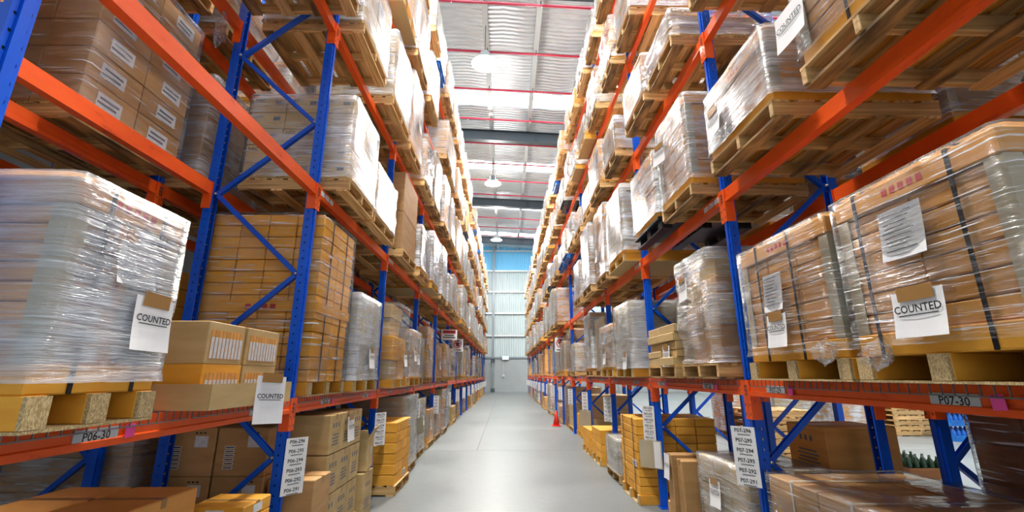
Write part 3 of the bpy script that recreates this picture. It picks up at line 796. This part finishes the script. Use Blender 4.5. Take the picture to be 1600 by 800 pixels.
SPEC[(1, 2, 1, 1)] = dict(y=(7.45, 8.4), xf=1.74, zt=2.42, pal='card', style='export', mat='kraft_orange', nx=3, ny=2, nz=6, film='film_mid', var=1, sheets=[sh(0.0, 0.2), sh(0.1, 0.55, counted=False)])
SPEC[(-1, 0, 2, 1, 'b')] = dict(y=(2.86, 3.86), xf=3.05, zt=4.92, pal='wood', style='cartons', mat='kraft_brown', nx=3, ny=2, nz=6, film='film_clear', var=1, labels=1.0)
SPEC[(-1, 0, 2, 0, 'b')] = dict(y=(1.55, 2.5), xf=3.1, zt=4.6, pal='wood', style='cartons', mat='kraft_orange', nx=3, ny=2, nz=4, film=None)
SPEC[(-1, 0, 0, 0, 'b')] = SPEC[(-1, 0, 0, 1, 'b')] = None
SPEC[(-1, 1, 0, 0, 'b')] = dict(y=(4.12, 5.08), xf=3.12, zt=1.20, pal='wood', style='cartons', mat='kraft_brown', nx=3, ny=2, nz=4, film='film_mid', var=0)
SPEC[(-1, 1, 0, 1, 'b')] = dict(y=(5.2, 6.2), xf=3.08, zt=1.28, pal='wood', style='tall', mat='kraft_brown', film=None)
SPEC[(-1, 0, 1, 0, 'b')] = dict(y=(1.55, 2.5), xf=3.1, zt=2.6, pal='wood', style='tall', mat='kraft_brown', film='film_clear', var=1)
SPEC[(1, 0, 3, 1)] = dict(y=(2.5, 3.42), xf=1.70, zt=5.75, pal='wood', style='cartons', mat='kraft_orange', nx=3, ny=2, nz=4, film='film_white', var=1)
SPEC[(1, 1, 3, 0)] = dict(y=(3.9, 4.66), xf=1.70, zt=5.45, pal='wood', style='film', mat='kraft_orange', film='film_white', var=3)
SPEC[(1, 1, 3, 1)] = dict(y=(4.85, 5.72), xf=1.70, zt=5.55, pal='wood', style='cartons', mat='kraft_orange', nx=2, ny=2, nz=3, film='film_white', var=1)
SPEC[(1, 3, 0, 0)] = dict(y=(8.75, 9.6), xf=1.72, zt=0.62, pal='card', style='cartons', mat='kraft_yellow', nx=3, ny=2, nz=4, film=None)
SPEC[(1, 3, 0, 1)] = dict(y=(9.85, 10.7), xf=1.72, zt=0.5, pal='card', style='cartons', mat='kraft_yellow', nx=3, ny=2, nz=2, film=None)

FAR = 12                                            # from this bay on the loads are specks: joined
far_l, far_p = bmesh.new(), bmesh.new()
FARM = ['kraft_orange', 'kraft_brown', 'kraft_beige', 'kraft_yellow', 'film_mid', 'film_white', 'film_clear']
def far_slot(s, sp, zl, rnd):
    (y0, y1), xf, zt = sp['y'], sp['xf'], sp['zt']; zp = zl + PAL_H[sp['pal']] + 0.001
    x0, x1 = sorted((s * xf, s * (xf + PD)))
    for dx in (0.0, 0.31, 0.66, 0.97): bm_box(far_p, x0 + dx, x0 + dx + 0.13, y0, y1, zl + 0.001, zl + 0.02)
    for y in (y0, (y0 + y1) / 2 - 0.03, y1 - 0.06): bm_box(far_p, x0, x1, y, y + 0.06, zl + 0.02, zp - 0.02)
    bm_box(far_p, x0, x1, y0, y1, zp - 0.02, zp)
    h = zt - zp; a = h * rnd.uniform(0.4, 0.6)
    for z0, z1, e in ((0, a, 0.03), (a + 0.004, h, 0.05)): bm_box(far_l, x0 + e, x1 - e, y0 + 0.02, y1 - 0.02, zp + z0, zp + z1, FARM.index(sp['mat']))
    if sp.get('film'): bm_box(far_l, x0 + 0.01, x1 - 0.01, y0, y1, zp, zt + 0.01, FARM.index(sp['film']))
def fill_slot(s, k, lev, q, xrow, row='', back=False):
    key = (s, k, lev, q)
    sp = SPEC.get(key, 'gen') if not row else SPEC.get(key + ('b',), 'gen')
    if sp is None: return
    if not row and (k == 0 and (lev >= 4 or (lev == 3 and q == 0)) or k == 1 and (lev == 5 or (lev == 4 and q == 0))): return   # above the frame
    if row and (lev > 3 or (k > 1 and lev != 2)): return                                                                     # hidden by the front row
    rnd = random.Random(hash((s * 3 + 5, k * 7, lev * 31, q, len(row))) & 0xffffff)
    yb = Y0[s] + k * BAY[s]
    zl = LV[s][lev]
    lod = 0 if k <= 2 else (1 if k <= 4 else 2)
    if row: lod = 1 if k <= 1 else 2
    if sp == 'gen':
        if row and s > 0 and lev == 0: return
        if rnd.random() < (0.05 if k > 2 else 0.0): return
        w = rnd.choice((0.85, 0.9, 0.95, 1.0, 1.05) if s < 0 else (0.8, 0.85, 0.9, 0.95, 1.0))
        if lev <= 1: w -= 0.1
        e = (0.10 if lev > 1 else 0.18) + w / 2 + rnd.uniform(0, .03)
        yc = yb + (e if q == 0 else BAY[s] - e)
        narrow = 0.07
        zmax = (LV[s][lev + 1] - 0.12 - 0.1 - zl - 0.16) if lev < 5 else 1.3
        if row and lev == 4: zmax = 1.2
        h = min(rnd.uniform(0.75, 1.38), zmax)
        if lev == 5: h = rnd.uniform(0.7, 1.2) if (s < 0 or k > 5) else rnd.uniform(0.4, 0.7)
        if lev == 0: h = rnd.choice((0.45, 0.7, 0.9, 1.0, 1.1))
        if s > 0 and lev >= 3 and k <= 8: h = min(h, rnd.uniform(0.45, 0.95))
        over = rnd.uniform(0.20, 0.27) if lev > 1 else (rnd.uniform(-0.02, 0.08) if lev else rnd.uniform(-0.05, 0.12))
        style = rnd.choices(('export', 'cartons', 'tall', 'film'), ((3, 4, 2, 3) if lev else (1, 4, 2, 1)))[0]
        mat = rnd.choice(('kraft_orange', 'kraft_brown', 'kraft_beige', 'kraft_yellow', 'kraft_brown'))
        film = rnd.choices(('film_clear', 'film_mid', 'film_white', None), ((0.7, 4, 6, 0.35) if lev > 1 else (3, 4, 1, 2.5)))[0]  # more white film above the first shelf: lamp glare put into its colour
        if style == 'film' and not film: film = 'film_mid'
        pal = rnd.choices(('wood', 'card', 'plastic'), (7, 1.2, 1.0))[0] if lev > 1 else rnd.choice(('wood', 'card', 'wood'))
        shs = []
        if lod < 2 and rnd.random() < 0.35 and not row: shs.append(sh(rnd.uniform(-.2, .2), h * rnd.uniform(.3, .6), counted=rnd.random() < 0.6, tilt=rnd.uniform(-.08, .08)))
        elif lod == 2 and rnd.random() < 0.25 and not row: shs.append(sh(rnd.uniform(-.2, .2), h * rnd.uniform(.2, .5), counted=False))
        if style == 'film': w -= narrow
        sp = dict(y=(yc - w / 2, yc + w / 2), xf=xrow - over, zt=zl + PAL_H[pal] + h, pal=pal, style=style, mat=mat, film=film, var=3 if style == 'film' else rnd.choice((0, 1, 2)),
                  nx=rnd.choice((2, 3)), ny=rnd.choice((2, 2, 3)), nz=max(2, int(h / rnd.choice((0.17, 0.22, 0.28)))), labels=rnd.choice((0, 0, 0.4)), sheets=shs,
                  straps=() if rnd.random() < 0.6 else (-0.2, 0.2), tint='blue_plastic' if rnd.random() < 0.35 else 'wood')
        if row: sp['labels'] = 0
        if lod == 2: sp['straps'] = ()
    if k >= FAR and not row: far_slot(s, sp, zl, rnd); return
    sp = dict(sp)
    y0, y1 = sp.pop('y'); xf = sp.pop('xf'); zt = sp.pop('zt'); pal = sp.pop('pal'); tint = sp.pop('tint', 'wood'); cr = sp.pop('crumple', []); sp.pop('under', None)
    st, mt, fm = sp['style'], sp['mat'], sp.get('film')
    at = where(s, k, lev, q, row)
    z = zl + (0.006 if (lev == 1 and k < 5 and not row) else 0.0005)
    pm = {'wood': 'wooden', 'card': 'yellow cardboard', 'plastic': 'black plastic' if tint == 'wood' else 'blue plastic'}[pal]
    pallet(pal, s, xf, y0 - 0.01, y1 + 0.01, z, '%s pallet, %s' % (pm, at), 'pallets of the %s rack%s' % (SIDE[s], row), lod, tint)
    zp = z + PAL_H[pal] + 0.0005
    t = load(s, xf + 0.02, PD - 0.04, y0, y1, zp, zt, '%s %s %s, %s' % (FILMW[fm], MATW[mt], STW[st], at), 'loads of the %s rack%s' % (SIDE[s], row), lod,
             seed=rnd.randint(0, 9999), **sp)
    if key == (-1, 1, 1, 0) and not row:
        b = obj('tray_band', box(PD - 0.01, y1 - y0 + 0.03, 0.10, 'kraft_yellow', 0.006), t, (0, 0, 0.62))
        for i in range(4): obj('red_mark', box(0.05, 0.045, 0.001, 'ink_red', 0, 'm'), b, mat4=near_mat(-0.08 + i * 0.075, -(y1 - y0 + 0.03) / 2 - 0.0006, 0.05))
    for i, (cy, cz) in enumerate(cr):
        obj('loose_film', CRUMP[i % 2], t, (-s * (PD / 2 + 0.03), cy, cz + 0.03), (0.3, 0.2, 0.4), scale=(0.06, 0.16, 0.17))
for s in (-1, 1):
    for k in range(NBS[s]):
        for lev in range(0, 6):
            for q in (0, 1): fill_slot(s, k, lev, q, XF[s])
    for k in range(0, 5):
        for lev in range(0, 5):
            for q in (0, 1): fill_slot(s, k, lev, q, BACK[s], ' back row')

tag(obj('far_pallet_loads', mesh_from(far_l, 'far_loads', FARM)), 'small distant pallet loads at the far ends of both racks', 'pallet loads', None, 'stuff')
tag(obj('far_pallets', mesh_from(far_p, 'far_pallets', 'wood_y')), 'small distant wooden pallets at the far ends of both racks', 'pallets', None, 'stuff')
# ------------------------------------------------------------------ loose things on and under the first shelf
def loose(name, label, cat, s, x0, x1, y0, y1, z0, z1, mat, group, marks=None, bev=0.007, rz=0.0):
    """a single carton: body with a taped top seam; x given as distances from the aisle's centre line"""
    dx, dy, dz = x1 - x0 - 0.006, y1 - y0 - 0.006, z1 - z0 - 0.002
    t = thing(name, label, cat, (s * (x0 + x1) / 2, (y0 + y1) / 2, z0 + 0.0005), rz, group)
    obj('carton_body', box(dx, dy, dz, mat, bev), t)
    obj('tape', box(dx + 0.002, 0.045, 0.0016, 'tape_brown'), t, (0, 0, dz - 0.0008))
    obj('tape_end', box(0.0016, 0.045, 0.05, 'tape_brown'), t, (-s * dx / 2, 0, dz - 0.05))
    if marks == 'barcodes':
        for i in range(6): 
            l = obj('barcode_label', box(0.085, 0.022, 0.001, 'label_paper'), t, mat4=near_mat(-0.1, -dy / 2 - 0.0002, dz * 0.6 - i * 0.032))
            obj('print_line', box(0.07, 0.008, 0.0006, 'ink'), l, (0, 0, 0.001))
        obj('address_label', box(0.11, 0.09, 0.001, 'label_paper'), t, mat4=near_mat(0.1, -dy / 2 - 0.0002, dz * 0.72))
        for i in range(3): obj('print_mark', box(0.02, 0.012, 0.0006, 'ink'), t, mat4=near_mat(0.05 + i * 0.035, -dy / 2 - 0.0002, dz * 0.9))
    elif marks == 'text':
        for i in range(4):
            obj('print_line', box(dy * (0.55 - 0.1 * (i % 2)), 0.014, 0.0006, 'ink_grey'), t, mat4=face_mat(s, 0.0, dz * 0.22 + i * 0.03, -s * (dx / 2 + 0.0003), 0.0))
        for i in range(3): obj('print_mark', box(0.035, 0.045, 0.0006, 'ink_grey'), t, mat4=face_mat(s, (i - 1) * 0.07, dz * 0.72, -s * (dx / 2 + 0.0003), 0.0))
    elif marks == 'label':
        obj('address_label', box(min(0.12, dy * 0.7), min(0.07, dz * 0.6), 0.001, 'label_paper'), t, mat4=face_mat(s, 0, dz * 0.5, -s * (dx / 2 + 0.0003), 0.0))
        obj('address_label', box(min(0.12, dx * 0.6), min(0.06, dz * 0.6), 0.001, 'label_paper'), t, mat4=near_mat(0, -dy / 2 - 0.0003, dz * 0.5))
    return t
TIER = {1: ['only'], 2: ['bottom', 'top'], 3: ['bottom', 'middle', 'top'], 4: ['bottom', 'second', 'third', 'top']}
# left, second bay, floor: barcode cartons behind the first frame, text cartons by the aisle
Lp = -1
pallet('wood', -1, 1.66, 4.58, 5.58, 0.0005, 'wooden pallet under printed cartons, left floor below label P06-28', 'floor pallets, left', 0)
for i in range(3):
    for c in range(2):
        loose('carton', 'brown carton with barcode strips behind card P06-296, %s tier, %s column' % (TIER[3][i], ('aisle', 'inner')[c]), 'carton', -1, 2.02 + c * 0.45, 2.46 + c * 0.45, 4.14, 4.54, 0.003 + i * 0.385, 0.003 + (i + 1) * 0.385, 'kraft_brown', 'barcode cartons', 'barcodes')
for i in range(2):
    loose('carton', 'plain brown carton right beside card P06-296, %s one of two' % ('lower', 'upper')[i], 'carton', -1, 1.60, 2.0, 4.16, 4.54, 0.003 + i * 0.37, 0.003 + (i + 1) * 0.37, 'kraft_brown', 'plain cartons by the first left upright')
for i in range(3):
    for c in range(3):
        for d in range(2):
            if d and c > 0: continue
            z = 0.133 + i * 0.365
            loose('carton', 'printed tan carton below label P06-28, %s tier, %s column, %s row' % (TIER[3][i], ('near', 'middle', 'far')[c], ('aisle', 'inner')[d]), 'carton', -1,
                  1.67 + d * 0.46, 2.12 + d * 0.46, 4.60 + c * 0.325, 4.92 + c * 0.325, z, z + 0.36, 'kraft_beige', 'printed cartons under the left shelf', 'text')
t = thing('paper_notice', 'white COUNTED sheet on printed cartons below label P06-28', 'paper sheet', (-1.655, 5.1, 1.05))
sheet(t, -1, 0.012, 0, 0, w=0.21, h=0.25)
# an opened carton leaning out beside the second left upright
t = thing('open_carton', 'open tan carton with raised flap beside the second left upright', 'carton', (-1.78, 5.90, 0.512), 0.12)
for dx, dy, w, d in ((-0.14, 0, 0.006, 0.4), (0.14, 0, 0.006, 0.4), (0, -0.2, 0.28, 0.006), (0, 0.2, 0.28, 0.006)): obj('side_panel', box(w, d, 0.36, 'kraft_beige'), t, (dx, dy, 0))
obj('bottom_panel', box(0.28, 0.4, 0.006, 'kraft_beige'), t)
obj('flap', box(0.006, 0.4, 0.13, 'kraft_beige'), t, (0.14, 0, 0.36), (0, 0.5, 0)); obj('flap', box(0.28, 0.006, 0.13, 'kraft_beige'), t, (0, -0.2, 0.36), (0.7, 0, 0))
obj('address_label', box(0.09, 0.08, 0.001, 'label_paper'), t, mat4=face_mat(-1, 0.02, 0.2, 0.1437))
loose('carton', 'tan carton carrying the open carton by the second left upright', 'carton', -1, 1.62, 2.0, 5.64, 6.04, 0.003, 0.50, 'kraft_beige', None, 'text')
# left, first bay, floor
for i in range(4):
    loose('carton', 'flat yellow carton in short pile below label P06-29, %s' % TIER[4][i], 'carton', -1, 1.72, 2.10, 3.31, 3.68, 0.403 + i * 0.088, 0.403 + (i + 1) * 0.088, 'kraft_yellow', 'flat yellow cartons below P06-29', 'label')
loose('carton', 'large tan carton under the short pile of flat yellow cartons', 'carton', -1, 1.66, 2.2, 3.27, 3.84, 0.003, 0.40, 'kraft_beige', None)
for i in range(4):
    for c in range(2):
        for d in range(2):
            loose('carton', 'low brown carton below label P06-30, %s tier, %s column, %s row' % (TIER[4][i], ('near', 'far')[c], ('aisle', 'inner')[d]), 'carton', -1,
                  1.98 + d * 0.42, 2.38 + d * 0.42, 2.0 + c * 0.62, 2.60 + c * 0.62, 0.003 + i * 0.225, 0.003 + (i + 1) * 0.225, 'kraft_orange', 'low brown cartons below P06-30')
# the tray of file cartons on the first left shelf
ZD = LV[-1][1] + 0.0065
t = thing('carton_tray', 'shallow tan cardboard tray holding file cartons beside the P06-30 load', 'tray', (-1.95, 2.98, ZD))
obj('tray_bottom', box(0.76, 0.92, 0.006, 'kraft_beige'), t)
for dx, dy, w, d in ((-0.38, 0, 0.008, 0.92), (0.38, 0, 0.008, 0.92), (0, -0.46, 0.752, 0.008), (0, 0.46, 0.752, 0.008)): obj('tray_side', box(w, d, 0.135, 'kraft_beige'), t, (dx, dy, 0.0))
sheet(t, -1, 0.44, 0.05, 0.03, w=0.21, h=0.29, tilt=-0.06, lean=-0.45)
def file_carton(label, y0, y1, z0, h, body, x0=1.66, dep=0.36, n=9):
    w = y1 - y0
    t = thing('file_carton', label, 'file carton', (-(x0 + dep / 2), (y0 + y1) / 2, z0 + 0.0005), 0, 'file cartons in the tray')
    obj('carton_body', box(dep, w, h, body, 0.004), t)
    for i in range(n):
        y = (i - (n - 1) / 2) * (w * 0.86 / n)
        f = obj('folder_spine', box(0.004, w * 0.86 / n - 0.004, h * 0.68, 'kraft_orange'), t, (dep / 2 + 0.001, y, h * 0.12))
        obj('spine_label', box(0.002, w * 0.86 / n - 0.010, h * 0.50, 'label_paper'), f, (0.0025, 0, h * 0.01))
ZT = ZD + 0.007
file_carton('tan file carton, lower far one in the cardboard tray', 2.95, 3.36, ZT, 0.235, 'kraft_beige', n=10)
file_carton('orange file carton, lower near one in the cardboard tray', 2.56, 2.93, ZT, 0.235, 'kraft_yellow')
file_carton('tan file carton, upper near one on the orange one', 2.56, 2.92, ZT + 0.236, 0.235, 'kraft_beige', dep=0.40)
file_carton('tan file carton, upper far one above the tray', 2.95, 3.36, ZT + 0.236, 0.235, 'kraft_beige', n=10, dep=0.38)
loose('carton', 'plain grey carton at the back of the tray, behind file cartons', 'carton', -1, 2.08, 2.30, 2.58, 3.3, ZT, ZT + 0.24, 'kraft_grey', None)
# right, first bay, floor
def low_load(label, s, xf, D, y0, y1, zt, **kw):
    pallet('wood', s, xf - 0.02, y0, y1, 0.0005, 'wooden pallet under the ' + label, 'floor pallets, right', 0, D=D + 0.04)
    return load(s, xf, D, y0, y1, 0.132, zt, label, 'low loads under the right shelf', 0, **kw)
low_load('low wrapped brown load with white straps below label P07-29', 1, 1.93, 1.0, 2.50, 3.58, 0.90, style='cartons', mat='kraft_brown', nx=3, ny=2, nz=3, film='film_clear', var=2, straps=(-0.3, 0.25), strapmat='strap_white', sheets=[sh(0.3, 0.45)], seed=4)
low_load('low printed tan carton load below label P07-30', 1, 2.2, 1.06, 1.42, 2.36, 0.97, style='cartons', mat='kraft_beige', nx=1, ny=1, nz=2, film=None, prints=1.0, seed=5)
low_load('low wrapped tan load with COUNTED sheet left of card P07-296', 1, 1.91, 0.66, 3.84, 4.76, 0.86, style='cartons', mat='kraft_beige', nx=3, ny=3, nz=3, film='film_mid', var=2, sheets=[sh(0.05, 0.45, tilt=0.05)], seed=6)
t = loose('slim_carton', 'slim upright brown carton with symbols beside the low wrapped load', 'carton', 1, 1.78, 2.3, 4.88, 5.04, 0.003, 0.76, 'kraft_brown', 'slim upright cartons')
for i in range(5): obj('print_mark', box(0.045, 0.04, 0.0006, 'ink'), t, mat4=near_mat(0.02, -0.0775, 0.62 - i * 0.075))
t = loose('slim_carton', 'slim upright brown carton with COUNTED sheet hung over its edge', 'carton', 1, 1.74, 2.3, 5.07, 5.22, 0.003, 0.79, 'kraft_brown', 'slim upright cartons')
sheet(t, 1, -0.30, 0, 0.66, w=0.16, h=0.25, tape=False, size=0.03)
loose('carton', 'small brown carton on the floor before the yellow stack', 'carton', 1, 1.86, 2.2, 5.36, 5.66, 0.003, 0.22, 'kraft_brown', None)
# right back row, floor: dark cartons and a dark wrapped load
for i in range(3):
    loose('carton', 'large brown carton in the dark behind the first right upright, %s tier' % TIER[3][i], 'carton', 1, 2.68, 3.30, 3.98, 4.52, 0.003 + i * 0.39, 0.003 + (i + 1) * 0.39, 'kraft_orange', 'large brown cartons behind the right upright', 'text')
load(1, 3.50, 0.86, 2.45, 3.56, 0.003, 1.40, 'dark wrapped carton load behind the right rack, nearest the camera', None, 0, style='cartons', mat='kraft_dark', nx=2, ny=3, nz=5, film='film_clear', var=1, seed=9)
# placards on posts
def placard(label, s, k, z, w, h, turn, tilt, strip=True):
    y = Y0[s] + k * BAY[s]
    t = thing('cardboard_placard', label, 'placard', (s * (XF[s] - 0.085), y, z))
    m = face_mat(s, 0, 0, 0, tilt) @ Matrix.Rotation(s * turn, 4, 'Y')
    b = obj('board', box(w, h, 0.006, 'kraft_grey', 0, 'm'), t, mat4=m)
    if strip: obj('code_strip', box(w * 0.3, h * 0.94, 0.001, 'paper'), b, (w * 0.3, 0, 0.0035))
    obj('hook', box(0.012, 0.012, 0.10, 'steel_dark'), t, (s * 0.03, 0, h / 2 - 0.02), (0, s * 0.9, 0))
placard('brown cardboard placard with white strip on right post beside yellow stack', 1, 2, 0.62, 0.30, 0.33, 0.85, 0.0)
placard('plain cardboard placard on the right post past the low yellow cartons', 1, 4, 0.62, 0.30, 0.36, 0.9, 0.0, False)
placard('tilted cardboard placard on the left post past the wrapped grey load', -1, 3, 0.62, 0.34, 0.36, 0.8, 0.5, False)
# warning signs on the posts, cone
def sign(label, s, k, z, w, h, kind):
    y = Y0[s] + k * BAY[s]
    t = thing('warning_sign', label, 'sign', (s * (XF[s] - 0.03), y - 0.06, z))
    m = Matrix.Rotation(s * -0.25, 4, 'Z') @ near_mat(0, 0, 0)
    b = obj('plate', box(w, h, 0.006, 'sign_white', 0, 'm'), t, mat4=m)
    obj('fixing', box(0.03, 0.05, 0.03, 'steel_dark'), t, (s * 0.02, 0.03, 0))
    if kind == 'danger':
        obj('header', box(w * 0.8, h * 0.32, 0.002, 'sign_red', 0, 'm'), b, (0, h * 0.27, 0.004)); obj('lettering', text_mesh('DANGER', 0.085), b, (0, h * 0.27, 0.006))
        for i in range(2): obj('print_line', box(w * (0.6, 0.78)[i], h * 0.1, 0.001, 'ink', 0, 'm'), b, (0, -h * (0.06 + 0.2 * i), 0.004))
    else:
        bm = bmesh.new(); n = 28; r0, r1 = w * 0.30, w * 0.38
        for i in range(n):
            a0, a1 = 2 * PI * i / n, 2 * PI * (i + 1) / n
            bm.faces.new([bm.verts.new((r * math.cos(a), r * math.sin(a), 0)) for r, a in ((r0, a0), (r1, a0), (r1, a1), (r0, a1))])
        obj('red_ring', mesh_from(bm, 'ring', 'sign_red'), b, (0, h * 0.1, 0.005)); obj('red_bar', box(w * 0.68, 0.035, 0.001, 'sign_red', 0, 'm'), b, (0, h * 0.1, 0.0055), (0, 0, -0.785))
        bm = bmesh.new(); bm_box(bm, -0.05, 0.05, -0.09, 0.06, 0, 0.001); bm_box(bm, -0.09, 0.09, -0.02, 0.03, 0, 0.001); bm_box(bm, -0.03, 0.03, 0.07, 0.12, 0, 0.001)
        obj('figure', mesh_from(bm, 'figure', 'ink'), b, (0, h * 0.1, 0.0038)); obj('print_line', box(w * 0.7, h * 0.07, 0.001, 'ink', 0, 'm'), b, (0, -h * 0.38, 0.004))
sign('white sign with red header on a left rack post', -1, 5, 2.82, 0.5, 0.32, 'danger')
sign('white prohibition sign with red ring on a left rack post', -1, 6, 2.66, 0.40, 0.46, 'ring')
sign('white prohibition sign with red ring on a right rack post', 1, 6, 2.62, 0.40, 0.48, 'ring')
t = thing('traffic_cone', 'small red traffic cone beside a right rack post', 'traffic cone', (1.66, 15.45, 0.0005))
bm = bmesh.new(); bmesh.ops.create_cone(bm, cap_ends=True, segments=20, radius1=0.11, radius2=0.02, depth=0.46); obj('cone_body', mesh_from(bm, 'cone', 'cone_red', True), t, (0, 0, 0.25)); obj('cone_base', box(0.28, 0.28, 0.025, 'cone_red', 0.005), t)
# end wall fittings
t = thing('exit_sign', 'pale glowing exit sign on the end wall', 'exit sign', (0.0, WALL_Y - 0.14, 3.0)); obj('housing', box(0.62, 0.1, 0.34, 'sign_white', 0.01), t); obj('face', box(0.56, 0.01, 0.28, 'exit_glow'), t, (0, -0.055, 0.03)); obj('lettering', text_mesh('EXIT', 0.16), t, mat4=near_mat(0, -0.062, 0.17))
t = thing('wall_box', 'small white switch box on the end wall under the exit sign', 'switch box', (-0.2, WALL_Y - 0.055, 1.38)); obj('box_body', box(0.2, 0.1, 0.22, 'sign_white', 0.01), t); obj('cover', box(0.12, 0.02, 0.12, 'steel_grey', 0.004), t, (0, -0.06, 0.05)); obj('conduit', box(0.025, 0.025, 1.5, 'steel_light'), t, (0, 0.02, 0.22))
# scrap of film hanging from a pallet on the left
t = tag(obj('film_scrap', CRUMP[1], None, (-2.80, 3.72, 4.86), (0.5, 0.3, 0.2), scale=(0.10, 0.2, 0.42)), 'torn scrap of clear film hanging below the left third shelf', 'film scrap')
# ------------------------------------------------------------------ beyond the right rack: open floor with goods
def bottle_mesh(mat):
    bm = bmesh.new(); prof = [(0.0, 0), (0.045, 0.0), (0.05, 0.02), (0.05, 0.19), (0.042, 0.23), (0.018, 0.27), (0.018, 0.31), (0.0, 0.31)]; n = 10
    rings = [[bm.verts.new((max(r, 0.001) * math.cos(2 * PI * i / n), max(r, 0.001) * math.sin(2 * PI * i / n), z)) for i in range(n)] for r, z in prof]
    for a, b in zip(rings, rings[1:]):
        for i in range(n): bm.faces.new((a[i], a[(i + 1) % n], b[(i + 1) % n], b[i]))
    return mesh_from(bm, 'bottle', mat, True)
bg_, bb_ = bottle_mesh('bottle_green'), bottle_mesh('bottle_blue')
for c in range(2):
    t = thing('bottle_tray', 'brown tray for green bottles beyond the right rack, %s one' % ('near', 'far')[c], 'tray', (6.75 + c * 0.02, 7.9 + c * 0.5, 0.0005), 0, 'bottle trays')
    obj('tray_bottom', box(0.62, 0.44, 0.01, 'kraft_dark'), t)
    for dx, dy, w, d in ((-0.31, 0, 0.008, 0.44), (0.31, 0, 0.008, 0.44), (0, -0.22, 0.612, 0.008), (0, 0.22, 0.612, 0.008)): obj('tray_side', box(w, d, 0.16, 'kraft_dark'), t, (dx, dy, 0.0))
    for i in range(5):
        for j in range(3):
            tag(obj('bottle', bg_, None, (6.75 + c * 0.02 - 0.24 + i * 0.12, 7.9 + c * 0.5 - 0.13 + j * 0.13, 0.011)), 'dark green bottle, %s brown tray beyond the right rack, %s row, %s column' % (('near', 'far')[c], ('near', 'middle', 'far')[j], ORD[i + 1]), 'bottle', 'green bottles in trays')
for i, (x, y, w, h, nm) in enumerate(((6.0, 12.6, 1.0, 1.35, 'first'), (7.6, 13.2, 1.1, 1.5, 'second'), (9.2, 13.0, 1.0, 1.6, 'third'), (12.6, 13.4, 1.1, 1.3, 'fourth'))):
    pallet('wood', 1, x - 0.02, y, y + w, 0.0005, 'wooden pallet beyond the right rack, %s from the left' % nm, 'pallets beyond the right rack', 1)
    load(1, x, 1.06, y, y + w, 0.132, h, 'white-wrapped load beyond the right rack, %s from the left' % nm, 'loads beyond the right rack', 1, style='tall', mat='kraft_beige' if i % 2 else 'kraft_yellow', film='film_white', var=1, seed=i)
for i in range(7):
    pallet('wood', 1, 10.6, 12.8, 13.85, 0.0005 + i * 0.1315, 'wooden pallet in the stack beyond the right rack, %s from the floor' % ORD[i + 1], 'stacked empty pallets', 1)
for i in range(7):
    pallet('wood', 1, 4.9, 9.2, 10.25, 0.0005 + i * 0.1315, 'wooden pallet in the stack nearest the right rack, %s from the floor' % ORD[i + 1], 'stacked empty pallets near the rack', 1)
for r in range(3):
    t = thing('bottle_crate', 'blue crate of bottles beyond the right rack, %s of its stack' % TIER[3][r], 'crate', (11.6, 12.0, 0.0005 + r * 0.36), 0, 'blue bottle crates')
    obj('crate_bottom', box(0.9, 0.5, 0.02, 'blue_plastic'), t)
    for dx, dy, w, d in ((-0.45, 0, 0.02, 0.5), (0.45, 0, 0.02, 0.5), (0, -0.25, 0.88, 0.02), (0, 0.25, 0.88, 0.02)): obj('crate_side', box(w, d, 0.14, 'blue_plastic'), t, (dx, dy, 0))
    for i in range(7):
        for j in (-0.15, 0.0, 0.15): obj('bottle', bb_, t, (-0.36 + i * 0.12, j, 0.02))
